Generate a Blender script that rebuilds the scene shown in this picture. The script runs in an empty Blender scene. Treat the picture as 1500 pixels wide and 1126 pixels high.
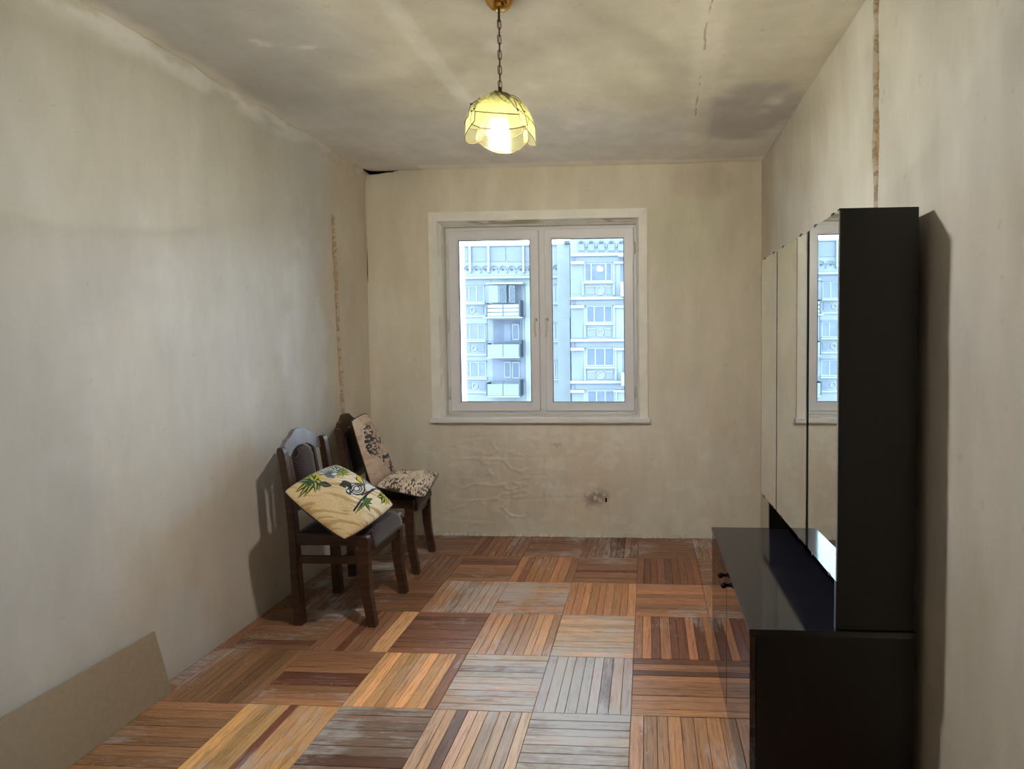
import bpy, bmesh, math, random
import numpy as np
from mathutils import Vector, Matrix
random.seed(7)
sc = bpy.context.scene
COL = sc.collection
PI = math.pi

# ------------------------------------------------------------------ camera
F_PX, YAW, PITCH, ROLL = 817.9, -0.0570, -0.0399, -0.0076
CX, CZ, PX, PY = 1.9545, 1.3857, 902.1, 526.7
D, W, H = 3.821, 2.72, 2.55          # far wall, right wall, ceiling
YB = -1.0                            # wall behind the camera
def cam_basis():
    y, p, r = YAW, PITCH, ROLL
    fw = Vector((math.sin(y)*math.cos(p), math.cos(y)*math.cos(p), math.sin(p)))
    rt = Vector((math.cos(y), -math.sin(y), 0)); up = rt.cross(fw)
    return rt*math.cos(r)+up*math.sin(r), -rt*math.sin(r)+up*math.cos(r), fw
CR, CU, CF = cam_basis()
cd = bpy.data.cameras.new('camera'); cam = bpy.data.objects.new('camera', cd); COL.objects.link(cam)
cam.matrix_world = Matrix(((CR.x, CU.x, -CF.x, CX), (CR.y, CU.y, -CF.y, 0), (CR.z, CU.z, -CF.z, CZ), (0, 0, 0, 1)))
cd.sensor_width = 36; cd.lens = F_PX*36/1500
cd.shift_x = (750-PX)/1500; cd.shift_y = (PY-563)/1500
cd.clip_start = 0.02; cd.clip_end = 400
sc.camera = cam
def at(u, v, Y):                     # where a sight line meets the plane y = Y
    d = CF*F_PX + CR*(u-PX) - CU*(v-PY)
    t = Y/d.y
    return Vector((CX+t*d.x, Y, CZ+t*d.z))

# ------------------------------------------------------------------ light and exposure
SKY_STRENGTH = 5.0
LAMP_POWER = 440
w = bpy.data.worlds.new('world'); sc.world = w; w.use_nodes = True
wn = w.node_tree; wn.nodes.clear()
wo = wn.nodes.new('ShaderNodeOutputWorld'); wb = wn.nodes.new('ShaderNodeBackground')
wb.inputs['Color'].default_value = (0.64, 0.85, 1.0, 1); wb.inputs['Strength'].default_value = SKY_STRENGTH
wn.links.new(wb.outputs[0], wo.inputs[0])
vs_ = sc.view_settings
vs_.view_transform = 'Standard'; vs_.look = 'None'; vs_.gamma = 1; vs_.use_curve_mapping = False
vs_.exposure = 0.95
pl = bpy.data.lights.new('window_portal', 'AREA'); pl.shape = 'RECTANGLE'; pl.size = 1.35; pl.size_y = 1.32
pl.cycles.is_portal = True
po = bpy.data.objects.new('window_portal', pl); COL.objects.link(po)
po.location = (1.2, D+0.2, 1.5); po.rotation_euler = (-PI/2, 0, 0)   # faces into the room

# ------------------------------------------------------------------ numpy noise
def lattice_noise(x, y, seed):
    xi = np.floor(x).astype(np.int64); yi = np.floor(y).astype(np.int64)
    fx = x-xi; fy = y-yi; fx = fx*fx*(3-2*fx); fy = fy*fy*(3-2*fy)
    def h(a, b):
        n = (a*374761393 + b*668265263 + seed*982451653) & 0x7fffffff
        n = ((n ^ (n >> 13))*1274126177) & 0x7fffffff
        return ((n ^ (n >> 16)) & 0xffff)/65535.0
    return (h(xi, yi)*(1-fx)+h(xi+1, yi)*fx)*(1-fy)+(h(xi, yi+1)*(1-fx)+h(xi+1, yi+1)*fx)*fy
def fbm(x, y, seed, octv=4):
    s = 0; a = 1; t = 0
    for k in range(octv):
        s = s + a*lattice_noise(x*2**k+13.7*k, y*2**k+5.1*k, seed+k*17); t += a; a *= .5
    return s/t
def sm(x, a, b):
    t = np.clip((x-a)/(b-a), 0, 1); return t*t*(3-2*t)
def lin(c):
    c = np.asarray(c, float)/255
    return np.where(c <= .04045, c/12.92, ((c+.055)/1.055)**2.4)
def L4(r, g, b): return tuple(lin((r, g, b)))+(1,)

# ------------------------------------------------------------------ objects
def link(o, parent=None):
    COL.objects.link(o)
    if parent is not None: o.parent = parent
    return o
def tag(o, label=None, cat=None, group=None, kind=None):
    if label: o['label'] = label
    if cat: o['category'] = cat
    if group: o['group'] = group
    if kind: o['kind'] = kind
    return o
def thing(name, label, cat, loc=(0, 0, 0), rz=0, group=None, kind=None):
    o = bpy.data.objects.new(name, None); o.empty_display_size = .1
    o.location = loc; o.rotation_euler = (0, 0, rz); link(o)
    return tag(o, label, cat, group, kind)
def finish(name, bm, mat, parent=None, smooth=False, bevel=0):
    if bevel:
        bmesh.ops.bevel(bm, geom=list(bm.edges), offset=bevel, segments=2, affect='EDGES', clamp_overlap=True)
    bmesh.ops.recalc_face_normals(bm, faces=list(bm.faces))
    me = bpy.data.meshes.new(name); bm.to_mesh(me); bm.free()
    if smooth:
        for p in me.polygons: p.use_smooth = True
    if mat: me.materials.append(mat)
    return link(bpy.data.objects.new(name, me), parent)
def box(bm, x0, x1, y0, y1, z0, z1):
    vs = [bm.verts.new((x, y, z)) for x in (x0, x1) for y in (y0, y1) for z in (z0, z1)]
    for f in ((0, 1, 3, 2), (4, 6, 7, 5), (0, 4, 5, 1), (2, 3, 7, 6), (0, 2, 6, 4), (1, 5, 7, 3)):
        bm.faces.new([vs[i] for i in f])
    return vs
def bx(name, mat, parent, *b, bevel=0):
    bm = bmesh.new(); box(bm, *b); return finish(name, bm, mat, parent, bevel=bevel)
def prism(bm, pts, lo, hi, axis):
    """pts is a 2-D outline; axis is the extruded direction"""
    def P(a, b, c):
        return {'x': (c, a, b), 'y': (a, c, b), 'z': (a, b, c)}[axis]
    A = [bm.verts.new(P(a, b, lo)) for a, b in pts]; B = [bm.verts.new(P(a, b, hi)) for a, b in pts]
    n = len(pts)
    bm.faces.new(A); bm.faces.new(B[::-1])
    for i in range(n): bm.faces.new((A[i], B[i], B[(i+1) % n], A[(i+1) % n]))
def strip_prism(bm, left, right, lo, hi, axis):
    """a solid between two outlines with as many points (keeps quads for curved legs)"""
    def P(a, b, c):
        return {'x': (c, a, b), 'y': (a, c, b), 'z': (a, b, c)}[axis]
    rows = []
    for (a, b) in zip(left, right):
        rows.append([bm.verts.new(P(*a, lo)), bm.verts.new(P(*b, lo)), bm.verts.new(P(*b, hi)), bm.verts.new(P(*a, hi))])
    for r, s in zip(rows, rows[1:]):
        for k in range(4): bm.faces.new((r[k], r[(k+1) % 4], s[(k+1) % 4], s[k]))
    bm.faces.new(rows[0]); bm.faces.new(rows[-1][::-1])
def tube(bm, pts, r, seg=8, closed=False):
    pts = [Vector(p) for p in pts]; n = len(pts); rings = []; up = None
    for i, p in enumerate(pts):
        if closed: t = (pts[(i+1) % n]-pts[i-1]).normalized()
        else: t = (pts[min(i+1, n-1)]-pts[max(i-1, 0)]).normalized()
        if up is None:
            up = t.orthogonal().normalized()
        up = (up-t*up.dot(t)).normalized(); s = t.cross(up)
        rr = r[i] if isinstance(r, (list, tuple)) else r
        rings.append([bm.verts.new(p+(up*math.cos(a)+s*math.sin(a))*rr) for a in [2*PI*k/seg for k in range(seg)]])
    m = n if closed else n-1
    for i in range(m):
        a, b = rings[i], rings[(i+1) % n]
        for k in range(seg): bm.faces.new((a[k], a[(k+1) % seg], b[(k+1) % seg], b[k]))
    if not closed: bm.faces.new(rings[0][::-1]); bm.faces.new(rings[-1])
def lathe(bm, prof, c=(0, 0, 0), seg=32):
    rings = []
    for r, z in prof:
        if r < 1e-6: rings.append([bm.verts.new((c[0], c[1], c[2]+z))])
        else: rings.append([bm.verts.new((c[0]+r*math.cos(2*PI*k/seg), c[1]+r*math.sin(2*PI*k/seg), c[2]+z)) for k in range(seg)])
    for a, b in zip(rings, rings[1:]):
        for k in range(seg):
            k2 = (k+1) % seg
            if len(a) == 1 and len(b) == 1: continue
            if len(a) == 1: bm.faces.new((a[0], b[k], b[k2]))
            elif len(b) == 1: bm.faces.new((a[k], a[k2], b[0]))
            else: bm.faces.new((a[k], a[k2], b[k2], b[k]))

# ------------------------------------------------------------------ materials
class N:
    """small node-tree writer"""
    def __init__(s, name):
        s.m = bpy.data.materials.new(name); s.m.use_nodes = True; s.t = s.m.node_tree
        s.b = s.t.nodes['Principled BSDF']; s.out = s.t.nodes['Material Output']
    def n(s, typ, **kw):
        o = s.t.nodes.new('ShaderNode'+typ)
        for k, v in kw.items():
            if k.startswith('i_'):
                o.inputs[k[2:].replace('_', ' ')].default_value = v
            else: setattr(o, k, v)
        return o
    def l(s, a, b): s.t.links.new(a, b)
    def coord(s, kind='Object', scale=(1, 1, 1)):
        if kind == 'World': src = s.n('NewGeometry').outputs['Position']
        else: src = s.n('TexCoord').outputs[kind]
        mp = s.n('Mapping'); mp.inputs['Scale'].default_value = scale
        s.l(src, mp.inputs['Vector']); return mp.outputs[0]
    def noise(s, vec, scale, detail=4, rough=.55, dist=0):
        o = s.n('TexNoise'); o.inputs['Scale'].default_value = scale; o.inputs['Detail'].default_value = detail
        o.inputs['Roughness'].default_value = rough; o.inputs['Distortion'].default_value = dist
        if vec: s.l(vec, o.inputs['Vector'])
        return o.outputs['Fac']
    def ramp(s, fac, stops):
        o = s.n('ValToRGB'); e = o.color_ramp.elements
        while len(e) < len(stops): e.new(.5)
        for k, (p, c) in enumerate(stops):
            e[k].position = p; e[k].color = c if len(c) == 4 else tuple(c)+(1,)
        s.l(fac, o.inputs[0]); return o.outputs[0]
    def mix(s, fac, a, b, mode='MIX'):
        o = s.n('Mix', data_type='RGBA', blend_type=mode)
        for sock, v in ((o.inputs[0], fac), (o.inputs[6], a), (o.inputs[7], b)):
            if isinstance(v, (int, float, tuple)): sock.default_value = v
            else: s.l(v, sock)
        return o.outputs[2]
    def math(s, op, a, b=0.0, clamp=False):
        o = s.n('Math', operation=op, use_clamp=clamp)
        for sock, v in ((o.inputs[0], a), (o.inputs[1], b)):
            if isinstance(v, (int, float)): sock.default_value = v
            else: s.l(v, sock)
        return o.outputs[0]
    def bump(s, hgt, strength=.3, dist=.002, normal=None):
        o = s.n('Bump'); o.inputs['Strength'].default_value = strength; o.inputs['Distance'].default_value = dist
        s.l(hgt, o.inputs['Height'])
        if normal: s.l(normal, o.inputs['Normal'])
        s.l(o.outputs[0], s.b.inputs['Normal']); return o.outputs[0]
    def set(s, **kw):
        for k, v in kw.items():
            k = {'color': 'Base Color', 'rough': 'Roughness', 'metal': 'Metallic', 'spec': 'Specular IOR Level', 'coat': 'Coat Weight', 'coat_rough': 'Coat Roughness', 'sheen': 'Sheen Weight'}.get(k, k)
            if isinstance(v, (int, float, tuple)): s.b.inputs[k].default_value = v
            else: s.l(v, s.b.inputs[k])
        return s
BLK, WHT = (0, 0, 0, 1), (1, 1, 1, 1)
def LF(r, g, b): return tuple(lin((r, g, b))*.39)+(1,)       # outdoor concrete and paint, haze put into their close pale tones

def mat_plaster():
    m = N('plaster')
    c = m.n('VertexColor', layer_name='tint').outputs[0]
    p = m.coord('World')
    st = m.coord('World', (1, 1, .35))
    a = m.noise(st, 6, 6, .65); b = m.noise(p, 55, 3, .6); big = m.noise(st, 1.7, 5, .6, .4)
    k1 = m.ramp(a, [(.3, (.90, .895, .88)), (.7, (1.06, 1.06, 1.06))])
    k2 = m.ramp(big, [(.35, (.95, .94, .92)), (.65, (1.04, 1.04, 1.05))])
    col = m.mix(1.0, m.mix(1.0, c, k1, 'MULTIPLY'), k2, 'MULTIPLY')
    sp = m.ramp(m.noise(p, 23, 2, .5), [(.70, BLK), (.76, WHT)])
    col = m.mix(m.math('MULTIPLY', sp, .16), col, L4(120, 105, 88))
    hs = m.n('HueSaturation'); hs.inputs['Saturation'].default_value = .72; hs.inputs['Value'].default_value = 1.16; m.l(col, hs.inputs['Color'])
    m.set(color=hs.outputs[0], rough=.88, spec=.25)
    hgt = m.math('ADD', m.math('MULTIPLY', a, 1.0), m.math('MULTIPLY', b, .22))
    m.bump(hgt, .35, .004)
    return m.m
def mat_wood_strip():
    m = N('parquet_wood')
    c = m.n('VertexColor', layer_name='tint').outputs[0]
    uv = m.coord('UV', (6, 90, 1))
    g = m.noise(uv, 1.0, 6, .65, .8)
    grain = m.ramp(g, [(.32, (.50, .43, .37)), (.47, (.93, .92, .90)), (.68, (1.14, 1.13, 1.11))])
    fine = m.noise(m.coord('UV', (14, 420, 1)), 1.0, 3, .6)
    lines = m.ramp(fine, [(.40, (.62, .55, .50)), (.52, (1, 1, 1))])
    col = m.mix(1.0, c, grain, 'MULTIPLY'); col = m.mix(.55, col, lines, 'MULTIPLY')
    # worn patches: bare wood, paled with painted window sheen, following the grain
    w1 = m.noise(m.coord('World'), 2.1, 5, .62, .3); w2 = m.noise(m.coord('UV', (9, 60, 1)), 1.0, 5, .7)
    a = m.n('VertexColor', layer_name='wear_sheen').outputs[0]
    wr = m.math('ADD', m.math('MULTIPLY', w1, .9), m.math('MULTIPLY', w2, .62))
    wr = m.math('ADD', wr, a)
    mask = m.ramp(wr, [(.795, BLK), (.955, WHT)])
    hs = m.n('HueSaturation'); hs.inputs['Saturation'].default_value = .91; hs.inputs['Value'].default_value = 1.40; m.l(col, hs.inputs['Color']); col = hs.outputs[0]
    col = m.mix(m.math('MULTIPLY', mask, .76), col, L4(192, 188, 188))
    # small chips and paint spots
    ch = m.noise(m.coord('World', (1, 1, 1)), 19, 5, .75, .6)
    cm = m.ramp(ch, [(.655, BLK), (.68, WHT)])
    col = m.mix(m.math('MULTIPLY', cm, .55), col, L4(200, 195, 188))
    m.set(color=col, rough=m.math('ADD', m.math('MULTIPLY', w1, .28), .22), spec=.5)
    hgt = m.math('ADD', m.math('MULTIPLY', g, .6), m.math('MULTIPLY', fine, .5))
    m.bump(hgt, .35, .0012)
    return m.m
def mat_simple(name, col, rough=.5, metal=0, spec=.5, nscale=0, namt=.15, bump=0, **kw):
    m = N(name)
    if nscale:
        f = m.noise(m.coord('Object'), nscale, 4, .6)
        lo = tuple(x*(1-namt) for x in col[:3])+(1,); hi = tuple(min(1, x*(1+namt)) for x in col[:3])+(1,)
        m.set(color=m.ramp(f, [(.35, lo), (.65, hi)]))
        if bump: m.bump(f, .4, bump)
    else: m.set(color=col)
    return m.set(rough=rough, metal=metal, spec=spec, **kw).m
def mat_darkwood(name, c1, c2, rough=.35, scale=(3, 3, 22), coat=.0):
    m = N(name); g = m.noise(m.coord('Object', scale), 2.2, 6, .6, .7)
    m.set(color=m.ramp(g, [(.3, c1), (.7, c2)]), rough=rough, spec=.5, coat=coat, coat_rough=.12)
    m.bump(g, .08, .001); return m.m
def mat_weave(name, c1, c2, s=330):
    m = N(name)
    wv = m.n('TexWave', wave_type='BANDS', bands_direction='DIAGONAL'); wv.inputs['Scale'].default_value = s/6.0
    wv.inputs['Distortion'].default_value = .3
    m.l(m.coord('Object', (1, 1, 1)), wv.inputs['Vector'])
    w2 = m.n('TexWave', wave_type='BANDS', bands_direction='DIAGONAL'); w2.inputs['Scale'].default_value = s/6.0
    m.l(m.coord('Object', (1, -1, 1)), w2.inputs['Vector'])
    f = m.math('MULTIPLY', wv.outputs['Fac'], w2.outputs['Fac'])
    m.set(color=m.ramp(f, [(.2, c1), (.75, c2)]), rough=.85, spec=.2, sheen=.3)
    m.bump(f, .5, .0015); return m.m
def mat_print(name):
    m = N(name); c = m.n('VertexColor', layer_name='tint').outputs[0]
    f = m.noise(m.coord('Object', (1, 1, 1)), 210, 3, .6); g = m.noise(m.coord('Object'), 16, 4, .6)
    k = m.ramp(f, [(.3, (.80, .79, .78)), (.7, (1.1, 1.1, 1.1))])
    m.set(color=m.mix(1.0, c, k, 'MULTIPLY'), rough=.95, spec=.1, sheen=.2)
    m.bump(m.math('ADD', f, m.math('MULTIPLY', g, 1.2)), .55, .0025); return m.m
def mat_glass_pane():
    m = N('window_glass'); t = m.t
    fr = m.n('Fresnel'); fr.inputs['IOR'].default_value = 1.5
    gl = m.n('BsdfGlossy'); gl.inputs['Roughness'].default_value = 0.004
    tr = m.n('BsdfTransparent'); tr.inputs['Color'].default_value = (.96, .985, 1, 1)
    mx = m.n('MixShader'); m.l(fr.outputs[0], mx.inputs[0]); m.l(tr.outputs[0], mx.inputs[1]); m.l(gl.outputs[0], mx.inputs[2])
    m.l(mx.outputs[0], m.out.inputs[0]); return m.m
def mat_shade():
    m = N('crackled_yellow_glass')
    v = m.n('TexVoronoi', feature='DISTANCE_TO_EDGE'); v.inputs['Scale'].default_value = 240
    m.l(m.coord('Object'), v.inputs['Vector'])
    cr = m.ramp(v.outputs['Distance'], [(.02, (.45, .42, .10)), (.14, (.92, .88, .34))])
    tl = m.n('BsdfTranslucent'); m.l(cr, tl.inputs['Color'])
    df = m.n('BsdfDiffuse'); m.l(cr, df.inputs['Color'])
    tr = m.n('BsdfTransparent'); tr.inputs['Color'].default_value = (.975, .972, .93, 1)
    gl = m.n('BsdfGlossy'); gl.inputs['Roughness'].default_value = .1
    a = m.n('MixShader'); a.inputs[0].default_value = .3; m.l(tl.outputs[0], a.inputs[1]); m.l(df.outputs[0], a.inputs[2])
    b = m.n('MixShader'); b.inputs[0].default_value = .968; m.l(a.outputs[0], b.inputs[1]); m.l(tr.outputs[0], b.inputs[2])
    c = m.n('MixShader'); c.inputs[0].default_value = .012; m.l(b.outputs[0], c.inputs[1]); m.l(gl.outputs[0], c.inputs[2])
    m.l(c.outputs[0], m.out.inputs[0]); return m.m
def mat_emit(name, col, s):
    m = N(name); e = m.n('Emission'); e.inputs[0].default_value = col; e.inputs[1].default_value = s
    m.l(e.outputs[0], m.out.inputs[0]); return m.m
def mat_lacquer(name, c1, c2, rough, bumpy=.03):
    m = N(name); g = m.noise(m.coord('Object', (5, 5, .9)), 3, 6, .6, .5)
    dust = m.noise(m.coord('Object'), 9, 5, .7)
    m.set(color=m.ramp(g, [(.3, c1), (.7, c2)]), rough=m.math('ADD', m.math('MULTIPLY', dust, rough*.8), rough*.5), spec=.5, IOR=1.5 if rough > .2 else 1.62 if rough > .05 else 1.85)
    return m.m
def mat_mirror():
    m = N('mirror_glass'); f = m.noise(m.coord('Object'), 7, 6, .7)
    m.set(color=m.ramp(f, [(.3, (.80, .84, .84)), (.7, (.88, .91, .91))]), metal=1.0, rough=.012); return m.m
def mat_groove():
    m = N('raw_mortar'); c = m.n('VertexColor', layer_name='tint').outputs[0]
    f = m.noise(m.coord('World'), 60, 6, .75)
    k = m.ramp(f, [(.3, (.55, .48, .40)), (.5, (.95, .95, .95)), (.75, (1.15, 1.15, 1.15))])
    m.set(color=m.mix(1.0, c, k, 'MULTIPLY'), rough=.95, spec=.15); m.bump(f, .9, .006); return m.m

M = dict(
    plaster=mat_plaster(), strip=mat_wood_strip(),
    subfloor=mat_simple('subfloor', L4(44, 34, 28), .9, nscale=9),
    pvc=mat_simple('white_pvc', L4(234, 233, 236), .30, nscale=3, namt=.03),
    trim=mat_simple('trim_paint', L4(242, 238, 228), .5, nscale=7, namt=.05, bump=.0006),
    sill=mat_simple('sill_white', L4(238, 238, 238), .18, nscale=8, namt=.03),
    rubber=mat_simple('grey_gasket', L4(70, 74, 82), .6),
    hardware=mat_simple('white_hardware', L4(225, 220, 210), .25),
    glass=mat_glass_pane(),
    chairwood=mat_darkwood('stained_chair_wood', L4(48, 31, 19), L4(80, 55, 38), .35),
    crestwood=mat_darkwood('crest_wood_sheen', L4(96, 88, 92), L4(124, 114, 120), .34, (3, 22, 3)),  # bluish-grey reflected highlight painted into the crest colour
    weave=mat_weave('brown_ribbed_upholstery', L4(30, 20, 20), L4(98, 76, 76)),
    weave2=mat_weave('dark_chair_upholstery', L4(14, 11, 10), L4(40, 32, 30)),
    print=mat_print('tapestry_cloth'),
    cloth_back=mat_simple('pillow_back_cloth', L4(60, 46, 34), .95, nscale=40),
    board=mat_simple('hardboard', L4(152, 137, 116), .7, nscale=55, namt=.05, bump=.0004),
    lac_top=mat_lacquer('black_gloss_top', L4(26, 26, 32), L4(36, 35, 42), .11),  # slight blue of the sky's reflection mixed into the base colour
    lac_front=mat_lacquer('brown_gloss_front', L4(38, 22, 14), L4(58, 34, 22), .03),
    lac_side=mat_lacquer('dark_veneer_side', L4(17, 14, 11), L4(26, 21, 17), .42),
    edge=mat_simple('dark_edge_band', L4(22, 18, 16), .4),
    mirror=mat_mirror(),
    mirror_edge=mat_simple('bevelled_glass_edge', L4(190, 205, 210), .08, metal=.8),
    knob=mat_simple('dark_bronze_knob', L4(38, 30, 24), .2, metal=.6),
    brass=mat_simple('polished_brass', L4(214, 170, 88), .14, metal=1),
    bronze=mat_simple('aged_brass_chain', L4(92, 72, 48), .35, metal=.9),
    shade=mat_shade(), bulb=mat_emit('lit_bulb', (1, .93, .80, 1), 60),
    groove=mat_groove(),
    void=mat_simple('hole_shade_dark', L4(20, 16, 13), 1, spec=0),  # dark paint for the shade inside holes and cracks
    facade=mat_simple('hazy_pale_concrete', LF(176, 182, 188), .95, nscale=.9, namt=.07),
    facade2=mat_simple('pale_concrete_panel', LF(156, 163, 180), .95, nscale=.7, namt=.06),
    fledge=mat_simple('white_ledge', LF(196, 200, 204), .9),
    fshadow=mat_simple('shaded_recess_tone', LF(138, 146, 164), .95, nscale=1.5, namt=.1),  # darker copy of the facade, painting the shade of recessed parts
    fpane=mat_simple('far_window_pane', LF(100, 116, 144), .35, nscale=1.6, namt=.16),
    fpane2=mat_simple('far_window_curtained', LF(132, 144, 168), .45, nscale=1.2, namt=.1),
    fframe=mat_simple('far_white_frame', LF(196, 200, 204), .6),
    fbalc=mat_simple('balcony_sheet_panel', LF(166, 176, 184), .7, nscale=.8, namt=.04),
    fmetal=mat_simple('balcony_metal', LF(96, 110, 130), .6),
    ground=mat_simple('courtyard_ground', L4(120, 122, 116), .95, nscale=.2, namt=.2),
)
M['groove_light'] = M['groove']

# ------------------------------------------------------------------ plastered surfaces
def grid_surface(name, o, eu, ev, nrm, us, vs, disp, col, skip=None, parent=None, kind='structure', groove=None):
    """plaster surface: point = o + u*eu + v*ev + disp*nrm ; colours hold plaster stains and some painted light"""
    us = np.asarray(us); vs = np.asarray(vs)
    U, V = np.meshgrid(us, vs, indexing='ij'); nu, nv = U.shape
    d = disp(U, V) if disp else np.zeros_like(U)
    o, eu, ev, nrm = [np.array(a, float) for a in (o, eu, ev, nrm)]
    P = o + U[..., None]*eu + V[..., None]*ev + d[..., None]*nrm
    i, j = np.meshgrid(np.arange(nu-1), np.arange(nv-1), indexing='ij')
    a = i*nv+j
    q = np.stack([a, a+nv, a+nv+1, a+1], -1).reshape(-1, 4)
    uc = (us[:-1]+us[1:])/2; vc = (vs[:-1]+vs[1:])/2
    UC, VC = np.meshgrid(uc, vc, indexing='ij')
    keep = np.ones(UC.size, bool)
    if skip is not None: keep = ~skip(UC, VC).reshape(-1)
    q = q[keep]
    if np.dot(np.cross(eu, ev), nrm) < 0: q = q[:, ::-1]
    me = bpy.data.meshes.new(name); me.from_pydata(P.reshape(-1, 3).tolist(), [], q.tolist())
    me.materials.append(M['plaster'])
    if groove is not None:
        me.materials.append(M['groove'])
        mi = groove(UC, VC).reshape(-1)[keep].astype(np.int32); me.polygons.foreach_set('material_index', mi)
    ca = me.color_attributes.new('tint', 'FLOAT_COLOR', 'POINT')
    c = np.clip(col(U, V), 0, 1); c4 = np.concatenate([c, np.ones(c.shape[:2]+(1,))], -1)
    ca.data.foreach_set('color', c4.reshape(-1).astype(np.float32))
    me.polygons.foreach_set('use_smooth', np.ones(len(q), bool)); me.update()
    ob = link(bpy.data.objects.new(name, me), parent); ob['kind'] = kind
    return ob
def mixc(a, b, m): return a*(1-m[..., None])+b*m[..., None]
def C3(*c): return lin(c)
def axis(a, b, step, *fine):
    """sample positions a..b, finer inside the given (lo, hi, step) spans"""
    pts = set([round(a, 5), round(b, 5)])
    for k in range(int((b-a)/step)+1): pts.add(round(a+k*step, 5))
    for lo, hi, s in fine:
        pts = {p for p in pts if not (lo+1e-6 < p < hi-1e-6)}
        n = max(1, int(round((hi-lo)/s)))
        for k in range(n+1): pts.add(round(lo+(hi-lo)*k/n, 5))
    pts = sorted(pts); out = [pts[0]]
    for p in pts[1:]:
        if p-out[-1] > 1e-4: out.append(p)
    return np.array(out)
def ell(U, V, cu, cv, ru, rv, seed=3, soft=.35, warp=.35):
    n = fbm(U*7/ max(.2, 1), V*7, seed, 4)-.5
    r = np.sqrt(((U-cu)/ru)**2+((V-cv)/rv)**2)+n*warp*2
    return 1-sm(r, 1-soft, 1+soft*.3)

BEIGE = C3(206, 190, 162); GREY = C3(197, 193, 186); OLIVE = C3(190, 182, 160); TAN = C3(200, 176, 142); PINK = C3(190, 168, 146)

# left wall : u = y, v = z
LG = lambda z: 3.414 + (2.14-z)*0.042 + (fbm(z*9, z*0+1.3, 5)-.5)*.012
def lg_mask(U, V):
    wid = .021+.012*(fbm(V*14, V*0+3.1, 8)-.5)*2
    return (np.abs(U-LG(V)) < wid) & (V > .45) & (V < 2.15)
def left_disp(U, V):
    d = (fbm(U*1.6, V*1.6, 2, 3)-.5)*.012 + (fbm(U*9, V*6, 12, 3)-.5)*.0022
    d = d - np.where(lg_mask(U, V), .012+.012*(fbm(U*60, V*40, 22, 2)), 0)
    # thick ragged fillet of plaster where the wall meets the ceiling
    d = d + sm(V, H-.12-.05*fbm(U*5, V*0, 31), H-.01)*(.010+.05*fbm(U*7, V*14, 33)**1.5)
    edge = sm(U, D-.03, D)
    return np.maximum(d, -.03)*(1-edge)+0.0*edge
def left_col(U, V):
    c = np.broadcast_to(GREY, U.shape+(3,))
    n = fbm(U*1.3, V*.9, 41, 4)
    c = mixc(c, OLIVE, sm(n, .42, .62)*.75*sm(V, 1.2, 2.2)+0)
    c = mixc(c, BEIGE, sm(U+.25*(n-.5), 3.2, 3.45)*.95)
    c = mixc(c, TAN*.97, ell(U, V, 2.55, .40, .42, .55, 44)*.55)
    c = mixc(c, BEIGE, ell(U, V, 2.05, .85, .2, .8, 45)*.45)
    c = mixc(c, C3(210, 208, 204), ell(U, V, 2.25, 1.15, .5, .55, 46)*.5)
    c = mixc(c, C3(212, 214, 216), ell(U, V, 3.1, 1.35, .22, .75, 47)*.65)  # bluish-grey window light painted onto the plaster
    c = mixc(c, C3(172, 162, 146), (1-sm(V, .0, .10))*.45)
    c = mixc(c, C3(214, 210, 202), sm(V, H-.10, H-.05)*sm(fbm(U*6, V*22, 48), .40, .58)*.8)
    c = c*.83
    g = lg_mask(U, V); c = np.where(g[..., None], C3(196, 170, 134), c)
    return c
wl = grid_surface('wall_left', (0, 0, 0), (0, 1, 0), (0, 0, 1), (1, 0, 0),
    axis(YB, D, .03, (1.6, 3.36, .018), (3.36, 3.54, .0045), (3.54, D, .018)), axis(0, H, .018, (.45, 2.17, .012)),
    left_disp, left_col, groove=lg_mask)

# right wall : u = y, v = z
RG = lambda z: 1.945 + (z-2.1)*.012 + (fbm(z*7, z*0+4.2, 6)-.5)*.016
def rg_mask(U, V):
    wid = .020+.014*(fbm(V*12, V*0+7.1, 9)-.5)*2
    return (np.abs(U-RG(V)) < wid) & (V > 1.0)
def right_disp(U, V):
    d = (fbm(U*1.5+9, V*1.5, 62, 3)-.5)*.010 + (fbm(U*8, V*5, 63, 3)-.5)*.0022
    d = d - np.where(rg_mask(U, V), .010+.012*fbm(U*60, V*40, 64, 2), 0)
    return d*(1-sm(U, D-.03, D))
def right_col(U, V):
    n = fbm(U*1.4+3, V*.8, 71, 4)
    c = np.broadcast_to(C3(200, 190, 170), U.shape+(3,))
    c = mixc(c, C3(206, 202, 194), sm(n, .45, .62)*.8)
    c = mixc(c, OLIVE, ell(U, V, 1.7, 2.2, .4, .5, 72)*.6)
    c = mixc(c, C3(214, 206, 190), sm(fbm(U*5-V*1.2, V*1.1, 73, 3), .55, .62)*.4)
    c = mixc(c, BEIGE*.96, sm(U, 3.3, 3.6)*.7)
    c = c*.81
    g = rg_mask(U, V); c = np.where(g[..., None], C3(176, 148, 112), c)
    return c
wr = grid_surface('wall_right', (W, 0, 0), (0, 1, 0), (0, 0, 1), (-1, 0, 0),
    axis(YB, D, .03, (1.0, 1.88, .02), (1.88, 2.02, .0045), (2.02, D, .022)), axis(0, H, .022, (1.6, H, .012)),
    right_disp, right_col, groove=rg_mask)

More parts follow.
